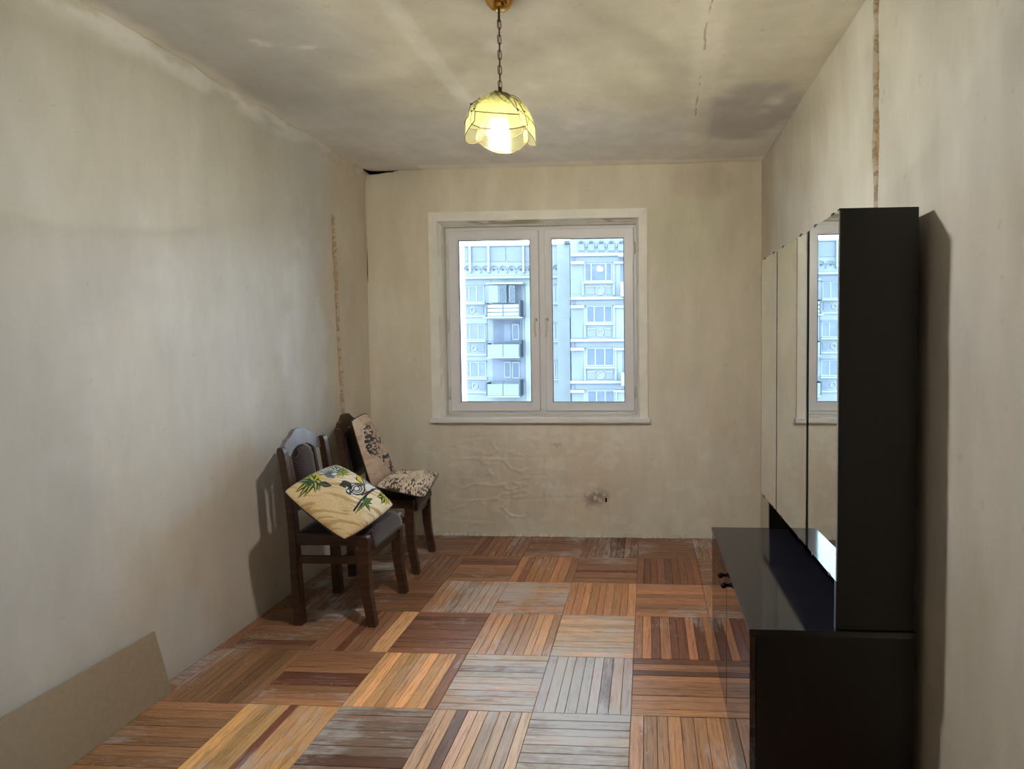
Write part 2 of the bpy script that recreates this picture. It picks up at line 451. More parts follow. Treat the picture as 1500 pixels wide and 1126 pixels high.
# far wall with the window opening : u = x, v = z
OX0, OX1, OZ0, OZ1 = .500, 1.900, .835, 2.195
def far_disp(U, V):
    d = (fbm(U*1.7+4, V*1.7, 81, 3)-.5)*.008 + (fbm(U*9, V*9, 82, 3)-.5)*.002
    m = sm(U, .45, .7)*(1-sm(U, 1.72, 1.9))*(1-sm(V, .72, .80))*sm(V, .02, .1)
    rid = 1-np.abs(fbm(U*4+V*3, V*7-U*1.5, 83, 4)-.5)*2
    d = d + m*(sm(rid, .93, .99)*.0048*sm(fbm(U*2.2, V*2.2, 99, 3), .42, .6) + (fbm(U*16, V*16, 84, 4)-.5)*.0045)
    # courses of blocks showing through the thin render
    row = .045+.01*0
    for k, z0 in enumerate((.11, .27, .42, .56, .69)):
        zz = z0+(fbm(U*3, U*0+k, 85)-.5)*.03
        d = d - m*np.exp(-((V-zz)/.005)**2)*.0024*sm(fbm(U*6, V*0+k, 86), .42, .55)
    for k, x0 in enumerate((.74, .98, 1.22, 1.44, 1.66)):
        xx = x0+(fbm(V*5, V*0+k, 87)-.5)*.02
        d = d - m*np.exp(-((U-xx)/.005)**2)*.0018*sm(fbm(V*7, U*0+k, 88), .46, .56)
    g = ell(U, V, 1.585, .275, .10, .07, 89, .9, .5)*sm(fbm(U*34, V*34, 90, 3), .38, .56); d = d - g*.012
    g2 = ell(U, V, 1.33, .635, .05, .025, 91, .9, .5)*sm(fbm(U*40, V*40, 91, 3), .42, .58); d = d - g2*.008
    e = sm(U, 0, .03)*(1-sm(U, W-.03, W))*sm(V, 0, .02)
    near = (U > OX0-.06) & (U < OX1+.06) & (V > OZ0-.04) & (V < OZ1+.06)
    return np.where(near, -.001, d*e)
def far_col(U, V):
    n = fbm(U*1.5, V*1.2, 92, 4)
    c = np.broadcast_to(C3(203, 188, 160), U.shape+(3,))
    c = mixc(c, C3(205, 194, 172), sm(n, .45, .62)*.9)
    c = mixc(c, C3(196, 186, 152), ell(U, V, 2.15, 2.1, .35, .35, 93)*.55)
    c = mixc(c, PINK, ell(U, V, 2.35, 2.42, .22, .12, 94)*.6)
    c = mixc(c, PINK, ell(U, V, 1.2, .42, .75, .36, 95)*.30)
    for a, b in ((.40, .68), (.70, .88), (1.0, 1.05), (1.4, 1.7)):
        c = mixc(c, C3(198, 178, 146), ((U > a) & (U < b)).astype(float)*(1-sm(V, .76, .8))*.25)
    c = mixc(c, C3(120, 98, 76), ell(U, V, 1.585, .275, .10, .07, 89, .9, .5)*sm(fbm(U*34, V*34, 90, 3), .36, .54)*.95)
    c = mixc(c, C3(160, 140, 116), ell(U, V, 1.33, .635, .05, .025, 91, .9, .5)*sm(fbm(U*40, V*40, 91, 3), .42, .58)*.7)
    c = mixc(c, C3(214, 206, 190), sm(fbm(U*9, V*16, 98, 4), .60, .66)*.35*(1-sm(V, .7, .8)))
    c = mixc(c, C3(206, 200, 186), (1-sm(V, .01, .06))*.5)
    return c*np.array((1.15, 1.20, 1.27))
def opening(U, V): return (U > OX0) & (U < OX1) & (V > OZ0) & (V < OZ1)
fx = np.unique(np.concatenate([axis(0, .45, .022), axis(.45, OX0, .01), axis(OX0, OX1, .0078), axis(OX1, W, .022)]))
fz = np.unique(np.concatenate([axis(0, .80, .0075), axis(.80, OZ0, .02), axis(OZ0, OZ1, .04), axis(OZ1, H, .022)]))
wf = grid_surface('wall_far', (0, D, 0), (1, 0, 0), (0, 0, 1), (0, -1, 0), fx, fz, far_disp, far_col, skip=opening)
# thickness of the far wall: jambs, head and the masonry outside
def tinted(me, col):
    ca = me.color_attributes.new('tint', 'FLOAT_COLOR', 'POINT')
    ca.data.foreach_set('color', np.tile(np.array(list(col)+[1], np.float32), len(me.vertices)))
def reveal(name, a, b, c, d, col):
    """a-b is the room-side edge, d-c the frame-side edge, roughened plaster between"""
    nu, nv = 60, 10; a, b, c, d = [np.array(x, float) for x in (a, b, c, d)]
    nn = np.cross(b-a, d-a); nn /= np.linalg.norm(nn); vs = []; cols = []
    for i in range(nu+1):
        for j in range(nv+1):
            s, t = i/nu, j/nv
            p = (a*(1-s)+b*s)*(1-t)+(d*(1-s)+c*s)*t
            k = float(fbm(np.array(s*9.), np.array(t*3.+i*0), 101, 3))
            p = p+nn*(k-.5)*.006*min(1, 4*t)*(0 if j in (0,) else 1)
            vs.append(p.tolist()); cols += list(mixc(C3(226, 222, 214), np.array(col), np.array(float(sm(k+.25*t, .52, .6)))))+[1]
    fs = [(i*(nv+1)+j, (i+1)*(nv+1)+j, (i+1)*(nv+1)+j+1, i*(nv+1)+j+1) for i in range(nu) for j in range(nv)]
    me = bpy.data.meshes.new(name); me.from_pydata(vs, [], fs); me.materials.append(M['plaster'])
    ca = me.color_attributes.new('tint', 'FLOAT_COLOR', 'POINT'); ca.data.foreach_set('color', np.array(cols, np.float32))
    for p in me.polygons: p.use_smooth = True
    return link(bpy.data.objects.new(name, me), wf)
FX0, FX1, FZ0, FZ1, FY = .528, 1.880, .845, 2.168, D+.095
rc = C3(214, 206, 190)
reveal('jamb', (OX0, D, OZ0), (OX0, D, OZ1), (FX0+.004, FY, OZ1-.02), (FX0+.004, FY, OZ0), rc)
reveal('jamb', (OX1, D, OZ0), (OX1, D, OZ1), (FX1-.004, FY, OZ1-.02), (FX1-.004, FY, OZ0), rc)
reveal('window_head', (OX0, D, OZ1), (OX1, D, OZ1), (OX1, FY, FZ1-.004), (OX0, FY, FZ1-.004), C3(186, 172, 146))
bm = bmesh.new()
for b in ((-.3, FX0+.002, D+.05, D+.33, -.3, H+.3), (FX1-.002, W+.3, D+.05, D+.33, -.3, H+.3),
          (FX0, FX1, D+.05, D+.33, -.3, FZ0+.002), (FX0, FX1, D+.05, D+.33, FZ1-.002, H+.3)): box(bm, *b)
o = finish('masonry', bm, M['plaster'], wf); tinted(o.data, C3(200, 196, 186))

# ceiling : u = x, v = y
CK = lambda y: 2.205 + .02*np.sin(y*2.2) + (fbm(y*6, y*0+2, 111)-.5)*.02
def ck_mask(U, V):
    wid = .004*sm(fbm(V*7, V*0+9, 112), .40, .62)
    return (np.abs(U-CK(V)) < wid) & (V > 1.4) & (V < 3.0)
def ceil_disp(U, V):
    d = (fbm(U*1.3, V*1.3, 113, 3)-.5)*.012 + (fbm(U*8, V*8, 114, 3)-.5)*.002
    seam = np.exp(-((U-1.07)/.10)**2)*.006 + np.exp(-((U-CK(V))/.10)**2)*.006
    d = d + seam - np.where(ck_mask(U, V), .0015, 0)
    # far left corner hollow is not cut; a dark sheet paints its shade
    hole = (1-sm(V, 0, 1))*0
    e = sm(U, 0, .03)*(1-sm(U, W-.03, W))*(1-sm(V, D-.03, D))
    return d*e
def ceil_col(U, V):
    n = fbm(U*1.1, V*1.4, 121, 4)
    c = np.broadcast_to(C3(176, 168, 148), U.shape+(3,))
    dk = sm(1.0-U+.9*(n-.5), 0, .55)
    c = mixc(c, C3(150, 146, 143), dk*.95)                                  # greyer slab on the left
    c = mixc(c, C3(184, 180, 177), sm(V+.5*(n-.5), 2.55, 3.1)*.85)  # far end painted lighter in place of bounce light
    c = mixc(c, C3(152, 146, 142), ell(U, V, 2.45, 3.05, .30, .45, 122)*.9)
    s = np.abs(U-1.07-.03*(fbm(V*3, V*0, 123)-.5))
    c = mixc(c, C3(196, 192, 182), (1-sm(s, .025, .06))*(1-sm(V, 2.7, 3.0))*.5)
    s = np.abs(U-CK(V)-.02)
    c = mixc(c, C3(192, 184, 168), (1-sm(s, .03, .085+.03*n))*(1-sm(V, 3.45, 3.7))*.5)
    for a in ((.42, 2.17, .07, .05), (.60, 2.19, .10, .035), (1.56, 3.1, .07, .16), (1.44, 2.62, .06, .06), (2.58, 2.9, .05, .09), (1.35, 2.25, .09, .05), (2.33, 2.65, .08, .2)):
        c = mixc(c, C3(198, 194, 188), ell(U, V, *a, 124, .8, .9)*sm(fbm(U*11, V*14, 128, 3), .35, .6)*.5)
    c = mixc(c, C3(204, 200, 194), sm(V+.03*fbm(U*9, U*0, 125), D-.10, D-.07)*.5*(U > .4))
    c = mixc(c, C3(186, 176, 160), (1-sm(U+.07*(fbm(V*5, V*0, 126)-.5), .03, .11))*.8)
    c = c*1.55
    g = ck_mask(U, V); c = np.where(g[..., None], C3(200, 190, 172), c)
    return c
ce = grid_surface('ceiling', (0, 0, H), (1, 0, 0), (0, 1, 0), (0, 0, -1),
    axis(0, W, .02, (2.15, 2.26, .004)), axis(YB, D, .05, (1.7, D, .02)), ceil_disp, ceil_col, groove=ck_mask)
wb_ = grid_surface('wall_near', (0, YB, 0), (1, 0, 0), (0, 0, 1), (0, 1, 0), axis(0, W, .1), axis(0, H, .1), None,
    lambda U, V: np.broadcast_to(C3(196, 186, 166), U.shape+(3,)))
# dark sheet painting the shade where corner plaster has broken away
bm = bmesh.new()
pts = [(.0, -.10, .004), (.03, -.055, -.012), (.045, -.02, -.03), (.10, -.004, -.022), (.15, -.004, -.014), (.20, -.004, -.012), (.235, -.006, 0.004)]
lowr = [bm.verts.new((x, D+y, H+z)) for x, y, z in pts]
upr = [bm.verts.new((x+.004, D+y-.008, H-.0055)) for x, y, z in pts]
back = [bm.verts.new((x, D+y+.02, H+z+.01)) for x, y, z in pts]
for i in range(len(pts)-1):
    bm.faces.new((lowr[i], lowr[i+1], upr[i+1], upr[i])); bm.faces.new((lowr[i], back[i], back[i+1], lowr[i+1]))
finish('hollow_shade', bm, M['void'], ce)
bm = bmesh.new(); tube(bm, [(.005, D-.002, 2.02), (.006, D-.003, 1.93), (.004, D-.003, 1.84), (.005, D-.002, 1.78)], [.0006, .0015, .002, .0008], 6)
finish('corner_crack', bm, M['void'], wf)
bm = bmesh.new(); box(bm, 1.655, 1.668, D-.006, D+.0, .245, .275)
finish('socket_hole', bm, M['void'], wf, bevel=.002)

for nm, b_ in (('outer_shell', (-.25, -.035, YB-.2, D+.3, -.2, H+.3)), ('outer_shell', (W+.035, W+.25, YB-.2, D+.3, -.2, H+.3)),
               ('outer_shell', (-.25, W+.25, YB-.25, YB-.035, -.2, H+.3)), ('outer_shell', (-.25, W+.25, YB-.2, D+.34, H+.035, H+.3)), ('outer_shell', (-.25, W+.25, YB-.2, D+.34, -.3, -.07))):
    o = bx(nm, M['plaster'], {0: wl, 1: wr}.get(0 if b_[1] < 0 else 1 if b_[0] > W else 2, wb_ if b_[3] < 0 else ce if b_[4] > H else wf), *b_); tinted(o.data, C3(190, 180, 165))
# ------------------------------------------------------------------ parquet
fl = bpy.data.objects.new('floor', None); link(fl); fl['kind'] = 'structure'
bx('subfloor', M['subfloor'], fl, -.02, W+.02, YB, D+.02, -.06, -.010)
TX, TY, TS = .790, 1.996, .3654
TINT = {  # board colour and how worn each panel is, window reflection painted in too (i from the left, j away from the camera)
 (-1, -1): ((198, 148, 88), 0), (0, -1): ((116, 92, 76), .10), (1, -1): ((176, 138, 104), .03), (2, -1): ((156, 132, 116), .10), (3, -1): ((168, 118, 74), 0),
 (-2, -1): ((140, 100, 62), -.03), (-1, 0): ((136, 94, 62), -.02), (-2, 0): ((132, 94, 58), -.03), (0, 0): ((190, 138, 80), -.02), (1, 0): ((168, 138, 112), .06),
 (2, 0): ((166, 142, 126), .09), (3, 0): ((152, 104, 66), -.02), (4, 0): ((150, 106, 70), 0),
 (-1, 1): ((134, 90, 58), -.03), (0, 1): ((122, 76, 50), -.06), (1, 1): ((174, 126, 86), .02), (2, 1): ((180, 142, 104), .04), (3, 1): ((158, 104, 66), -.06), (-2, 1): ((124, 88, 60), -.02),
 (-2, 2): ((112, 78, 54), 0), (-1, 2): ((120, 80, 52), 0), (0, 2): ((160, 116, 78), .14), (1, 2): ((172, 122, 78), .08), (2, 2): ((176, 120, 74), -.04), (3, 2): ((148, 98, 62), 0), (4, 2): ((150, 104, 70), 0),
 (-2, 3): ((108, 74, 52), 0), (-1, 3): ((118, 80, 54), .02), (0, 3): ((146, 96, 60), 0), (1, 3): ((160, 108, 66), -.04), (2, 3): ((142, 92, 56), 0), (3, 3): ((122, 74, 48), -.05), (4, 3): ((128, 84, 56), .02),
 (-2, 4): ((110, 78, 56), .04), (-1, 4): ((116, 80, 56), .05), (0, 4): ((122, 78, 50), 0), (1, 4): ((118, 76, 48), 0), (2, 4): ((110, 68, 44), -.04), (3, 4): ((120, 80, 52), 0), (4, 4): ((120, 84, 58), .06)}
def strip_bm(bm, x0, x1, y0, y1, along_x, tint, wear_sheen, dz, uvl, cl, wl_):
    c = .0012; t = -.0005+dz
    zs = [(-.009, 0), (t-.0012, 0), (t, c)]
    rings = []
    for z, k in zs:
        rings.append([bm.verts.new(p) for p in ((x0+k, y0+k, z), (x1-k, y0+k, z), (x1-k, y1-k, z), (x0+k, y1-k, z))])
    fs = []
    for a, b in zip(rings, rings[1:]):
        for k in range(4): fs.append(bm.faces.new((a[k], a[(k+1) % 4], b[(k+1) % 4], b[k])))
    fs.append(bm.faces.new(rings[-1]))
    ou, ov = random.random()*40, random.random()*40
    for f in fs:
        for lp in f.loops:
            p = lp.vert.co
            lp[uvl].uv = ((p.x+ou, p.y+ov) if along_x else (p.y+ou, p.x+ov))
            lp[cl] = tuple(tint)+(1,); lp[wl_] = (wear_sheen, wear_sheen, wear_sheen, 1)
def layers(bm): return bm.loops.layers.uv.new('UVMap'), bm.loops.layers.float_color.new('tint'), bm.loops.layers.float_color.new('wear_sheen')
far_bm = bmesh.new(); far_l = layers(far_bm); nind = 0
random.seed(11)
for j in range(-9, 5):
    for i in range(-3, 6):
        x0, y0 = TX+i*TS, TY+j*TS
        if x0 > W or x0+TS < 0 or y0+TS < YB: continue
        base, wear_sheen = TINT.get((i, j), ((120+random.randint(-14, 14), 84, 56), 0.0))
        horiz = (i+j) % 2 == 1
        n = random.choice((9, 9, 8))
        edges = [k/n+(random.uniform(-.012, .012) if 0 < k < n else 0) for k in range(n+1)]
        seen = -1 <= j <= 3 and -2 <= i <= 4 and not (i == 4 and j in (-1, 0))
        # whitening: worn wood, painted window reflection, and plaster dust along the walls
        for k in range(n):
            if horiz: X0, X1, Y0, Y1 = x0+.0008, x0+TS-.0008, y0+edges[k]*TS+.0007, y0+edges[k+1]*TS-.0007
            else: X0, X1, Y0, Y1 = x0+edges[k]*TS+.0007, x0+edges[k+1]*TS-.0007, y0+.0008, y0+TS-.0008
            X0 = max(X0, .002); X1 = min(X1, W-.002); Y1 = min(Y1, D-.002); Y0 = max(Y0, YB)
            if X1-X0 < .006 or Y1-Y0 < .006: continue
            r = random.gauss(0, 1); f = 1+.075*r
            col = np.array(base, float)*max(.68, min(1.25, f)); col[0] *= random.uniform(.98, 1.03); col[2] *= random.uniform(.90, 1.06)
            if random.random() < .06: col = col*np.array((.74, .62, .60))
            if (i, j) == (-1, 1) and k >= n-2: col = np.array((202, 150, 94.))
            if (i, j) == (3, 1) and k in (2, 4, 5): col = np.array((116, 66, 44.))
            if (i, j) == (-1, -1) and k == 4: col = np.array((120, 66, 44.))
            t = lin(np.clip(col, 0, 250)); wv = wear_sheen+random.gauss(0, .02)+(.06 if X0 < .10 else .02 if X0 < .2 else 0)+(.02 if Y1 > D-.08 else 0)
            dz = random.uniform(-.0007, .0005)
            if seen and nind < 300 and X1-X0 > .02:
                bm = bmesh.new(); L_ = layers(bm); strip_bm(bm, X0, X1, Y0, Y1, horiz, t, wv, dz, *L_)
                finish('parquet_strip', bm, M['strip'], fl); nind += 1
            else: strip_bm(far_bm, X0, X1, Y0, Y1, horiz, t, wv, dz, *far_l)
o = finish('parquet_remainder', far_bm, M['strip'], fl); o['kind'] = 'stuff'

# ------------------------------------------------------------------ window
win = thing('window_1', 'white plastic two-sash window in the far wall, apartment blocks outside', 'window', kind='structure')
del win['category']
win.location = (0, 0, 0)
# casing boards mitred round the opening and the sill board
TO = (.446, 1.955, .83, 2.257); TI = (.503, 1.898, .85, 2.195)
def casing(pts):
    bm = bmesh.new(); prism(bm, pts, D-.012, D+.004, 'y'); return finish('casing_board', bm, M['trim'], win, bevel=.001)
g = .0006
casing([(TO[0], .832), (TI[0], .832), (TI[0], TI[3]-g), (TO[0], TO[3]-g)])
casing([(TO[1], .832), (TO[1], TO[3]-g), (TI[1], TI[3]-g), (TI[1], .832)])
casing([(TO[0]+g, TO[3]), (TI[0]+g, TI[3]), (TI[1]-g, TI[3]), (TO[1]-g, TO[3])])
bm = bmesh.new()
prism(bm, [(.438, D-.034), (1.966, D-.034), (1.966, D+.002), (1.896, D+.002), (1.882, FY+.003), (.526, FY+.003), (.504, D+.002), (.438, D+.002)], .801, .8335, 'z')
finish('sill_board', bm, M['sill'], win, bevel=.002)
def frame_bm(x0, x1, z0, z1, wd, y0, y1, wb=None, wt=None):
    wb = wb or wd; wt = wt or wd
    bm = bmesh.new()
    o_ = [(x0, z0), (x1, z0), (x1, z1), (x0, z1)]; i_ = [(x0+wd, z0+wb), (x1-wd, z0+wb), (x1-wd, z1-wt), (x0+wd, z1-wt)]
    R = [[bm.verts.new((a, y, b)) for a, b in q] for y in (y0, y1) for q in (o_, i_)]
    OF, IF, OB, IB = R
    for k in range(4):
        l = (k+1) % 4
        bm.faces.new((OF[k], OF[l], IF[l], IF[k])); bm.faces.new((OB[k], IB[k], IB[l], OB[l]))
        bm.faces.new((OF[k], OB[k], OB[l], OF[l])); bm.faces.new((IF[k], IF[l], IB[l], IB[k]))
    return bm
def tilt(o, px, a):     # hang a sash slightly out of true about its hinge side
    o.matrix_world = Matrix.Translation((px, FY, FZ0)) @ Matrix.Rotation(a, 4, 'Y') @ Matrix.Translation((-px, -FY, -FZ0))
finish('outer_frame', frame_bm(FX0, FX1, .833, FZ1, .036, FY-.004, FY+.062, .040, .036), M['pvc'], win, bevel=.002)
bx('mullion', M['pvc'], win, 1.196, 1.236, FY-.002, FY+.06, .873, FZ1-.036, bevel=.002)
def sash(x0, x1, z0, z1, gx0, gx1, gz0, gz1, hx, side, ang, open_):
    bm = bmesh.new()
    y0, y1 = FY-.022, FY+.035
    def ring(q0, q1, ya, yb):
        a = [bm.verts.new((x, ya, z)) for x, z in ((q0[0], q0[2]), (q0[1], q0[2]), (q0[1], q0[3]), (q0[0], q0[3]))]
        b = [bm.verts.new((x, yb, z)) for x, z in ((q1[0], q1[2]), (q1[1], q1[2]), (q1[1], q1[3]), (q1[0], q1[3]))]
        for k in range(4): bm.faces.new((a[k], a[(k+1) % 4], b[(k+1) % 4], b[k]))
    O = (x0, x1, z0, z1); G = (gx0-.012, gx1+.012, gz0-.012, gz1+.012)
    e = .004; O2 = (x0+e, x1-e, z0+e, z1-e)
    ring(O, O, y1, y0+e); ring(O, O2, y0+e, y0); ring(O2, G, y0, y0); ring(G, G, y0, y0+.010); ring(G, G, y0+.01, y1); ring(G, O, y1, y1)
    bmesh.ops.remove_doubles(bm, verts=list(bm.verts), dist=1e-5)
    s = finish('sash', bm, M['pvc'], win)
    b = frame_bm(gx0-.012, gx1+.012, gz0-.012, gz1+.012, .0105, y0+.007, y0+.018)
    finish('glazing_bead', b, M['pvc'], s, bevel=.002)
    finish('gasket', frame_bm(gx0-.0025, gx1+.0025, gz0-.0025, gz1+.0025, .0035, y0+.006, y0+.021), M['rubber'], s)
    bx('pane', M['glass'], s, gx0-.010, gx1+.010, y0+.018, y0+.022, gz0-.010, gz1+.010)
    # handle: rose, neck and a bent grip hanging down
    bm = bmesh.new(); tube(bm, [(hx, y0+.001, 1.515), (hx, y0-.006, 1.515)], .014, 16)
    tube(bm, [(hx, y0-.004, 1.515), (hx, y0-.040, 1.515), (hx, y0-.046, 1.508), (hx+.004*side, y0-.048, 1.47), (hx+.001*side, y0-.046, 1.43), (hx-.004*side, y0-.043, 1.392)],
         [.008, .0075, .008, .008, .0075, .006], 10)
    finish('handle', bm, M['hardware'], s, smooth=True)
    for hz in (z0+.13, z1-.14) + ((1.47,) if side < 0 else ()):
        px = x0-.006 if side < 0 else x1+.006
        bm = bmesh.new(); tube(bm, [(px, y0+.004, hz-.04), (px, y0+.004, hz+.04)], .0065, 10); finish('hinge', bm, M['hardware'], s, smooth=True)
    return s
s1 = sash(.553, 1.1945, .868, 2.142, .627, 1.131, .937, 2.073, 1.172, -1, 0, 0)
s2 = sash(1.2375, 1.860, .870, 2.146, 1.289, 1.791, .934, 2.074, 1.250, 1, 0, 0)

# ------------------------------------------------------------------ the two chairs
def chair(name, label, loc, rz, wood, crest, cloth):
    t = thing(name, label, 'chair', loc, rz, 'dining chairs against the left wall')
    t['label'] = label
    def bezrow(tab, side):      # tab: (z, x_back, x_front)
        return [(a, z) for z, a, b in tab], [(b, z) for z, a, b in tab]
    rear = [(0, -.022, .024), (.12, -.027, .018), (.26, -.031, .010), (.42, -.035, .003), (.50, -.038, -.001), (.58, -.045, -.008), (.68, -.056, -.020), (.78, -.070, -.034), (.845, -.080, -.045), (.862, -.079, -.050), (.868, -.075, -.058)]
    front = [(0, .348, .388), (.03, .343, .384), (.08, .333, .376), (.14, .322, .367), (.20, .314, .362), (.27, .309, .360), (.34, .308, .360), (.425, .309, .360), (.436, .311, .357), (.441, .316, .350)]
    for s in (-1, 1):
        yo, yi = s*.190, s*.152
        bm = bmesh.new(); l, r = bezrow(rear, s); strip_prism(bm, l, r, min(yo, yi), max(yo, yi), 'y'); finish('leg', bm, wood, t, bevel=.004)
        yo, yi = s*.194, s*.158
        bm = bmesh.new(); l, r = bezrow(front, s); strip_prism(bm, l, r, min(yo, yi), max(yo, yi), 'y'); finish('leg', bm, wood, t, bevel=.004)
        a, b = sorted((s*.162, s*.186))
        bm = bmesh.new(); strip_prism(bm, [(-.01, .394), (.12, .396), (.30, .394), (.318, .388)], [(-.01, .446), (.12, .446), (.30, .443), (.318, .441)], a, b, 'y'); finish('side_rail', bm, wood, t, bevel=.002)
        a, b = sorted((s*.166, s*.182)); bx('side_stretcher', wood, t, .006, .318, a, b, .303, .341, bevel=.003)
    bx('front_rail', wood, t, .325, .345, -.162, .162, .312, .350, bevel=.003)
    bx('back_rail', wood, t, -.030, -.008, -.156, .156, .385, .440, bevel=.002)
    bx('lower_back_rail', wood, t, -.046, -.026, -.156, .156, .540, .585, bevel=.003)
    # crest rail: stepped ogee top with an arched lower edge, leaning with the posts
    half_top = [(0, .934), (.035, .932), (.055, .921), (.075, .905), (.095, .896), (.112, .892), (.120, .881), (.137, .868), (.154, .862)]
    half_low = [(.154, .806), (.125, .810), (.098, .814), (.090, .822), (.070, .838), (.045, .848), (.02, .852), (0, .853)]
    top = [(-y, z) for y, z in half_top[::-1]]+half_top[1:]
    low = [(-y, z) for y, z in half_low]+half_low[::-1][1:]
    ys = sorted({round(y, 4) for y, z in top} | {round(y, 4) for y, z in low})
    it = lambda ys_, tab: np.interp(ys_, [a for a, b in tab], [b for a, b in tab])
    bm = bmesh.new(); strip_prism(bm, [(y, float(it(y, low))) for y in ys], [(y, float(it(y, top))) for y in ys], -.011, .011, 'x')
    lean = lambda z: -.026-.12*(z-.5)-.04*max(0, z-.6)
    for v in bm.verts: v.co.x += lean(v.co.z)-.004
    finish('crest_rail', bm, crest, t, bevel=.002)
    # upholstered splat with a rounded head
    bm = bmesh.new(); nz = 18; rows = []
    for k in range(nz+1):
        z = .572+(.846-.572)*k/nz
        hw = .078 if z < .77 else .078*math.sqrt(max(0, 1-((z-.77)/.078)**2))+.004
        row = []
        for q in range(13):
            s = -1+q/6; y = s*hw; bulge = .020*(1-abs(s)**3)*min(1, (k+.4)*.5)*min(1, (nz-k+.4)*.4)
            row.append(bm.verts.new((lean(z)+.004+bulge, y, z)))
        bk = [bm.verts.new((lean(z)-.012, v.co.y, z)) for v in row]; rows.append((row, bk))
    for (a, ab), (b, bb) in zip(rows, rows[1:]):
        for q in range(12): bm.faces.new((a[q], a[q+1], b[q+1], b[q])); bm.faces.new((ab[q+1], ab[q], bb[q], bb[q+1]))
        bm.faces.new((ab[0], a[0], b[0], bb[0])); bm.faces.new((a[12], ab[12], bb[12], b[12]))
    finish('back_pad', bm, cloth, t, smooth=True)
    for s in (-1, 1):
        bm = bmesh.new(); zs = [.575+.24*k/6 for k in range(7)]
        strip_prism(bm, [(lean(z)-.012, z) for z in zs], [(lean(z)+.004, z) for z in zs], *sorted((s*.094, s*.112)), 'y'); finish('back_slat', bm, wood, t, bevel=.002)
    # sprung seat, rolled down over the front
    bm = bmesh.new(); nx, ny = 30, 20; G = []
    for i in range(nx+1):
        s = i/nx; row = []
        for j in range(ny+1):
            q = -1+2*j/ny; 
            if s < .8: x = -.006+.350*(s/.8); fz = .442+.050*(1-abs(q)**4)*min(1, s*5+.35)*(1-.25*max(0, s/.8-.75)*4)
            else:
                a = (s-.8)/.2*PI*.5; x = .344+.030*math.sin(a); fz0 = .442+.050*(1-abs(q)**4)*.75; fz = .372+(fz0-.372)*math.cos(a)
            hw = .157+.004*(1-abs(q))
            row.append(bm.verts.new((x, q*(.160 if x > .30 else .163), fz)))
        G.append(row)
    for i in range(nx):
        for j in range(ny): bm.faces.new((G[i][j], G[i+1][j], G[i+1][j+1], G[i][j+1]))
    # underside closes the pad
    B = [[bm.verts.new((min(v.co.x, .352), v.co.y, .398 if v.co.z > .40 else v.co.z-.002)) for v in r] for r in G]
    for i in range(nx):
        bm.faces.new((G[i][0], B[i][0], B[i+1][0], G[i+1][0])); bm.faces.new((G[i][ny], G[i+1][ny], B[i+1][ny], B[i][ny]))
        for j in range(ny): bm.faces.new((B[i][j], B[i][j+1], B[i+1][j+1], B[i+1][j]))
    for j in range(ny): bm.faces.new((G[0][j], G[0][j+1], B[0][j+1], B[0][j])); bm.faces.new((G[nx][j], B[nx][j], B[nx][j+1], G[nx][j+1]))
    finish('seat', bm, cloth, t, smooth=True)
    return t
chair('dining_chair', 'dark wooden chair nearer the camera, carved crest rail visible, one leafy patterned cushion on it', (.252, 2.752, 0), R0 := math.radians(0.5), M['chairwood'], M['crestwood'], M['weave'])
chair('dining_chair', 'dark wooden chair nearer the window wall, its back and seat covered by two bird cushions', (.200, 3.306, 0), math.radians(7), M['chairwood'], M['chairwood'], M['weave'])

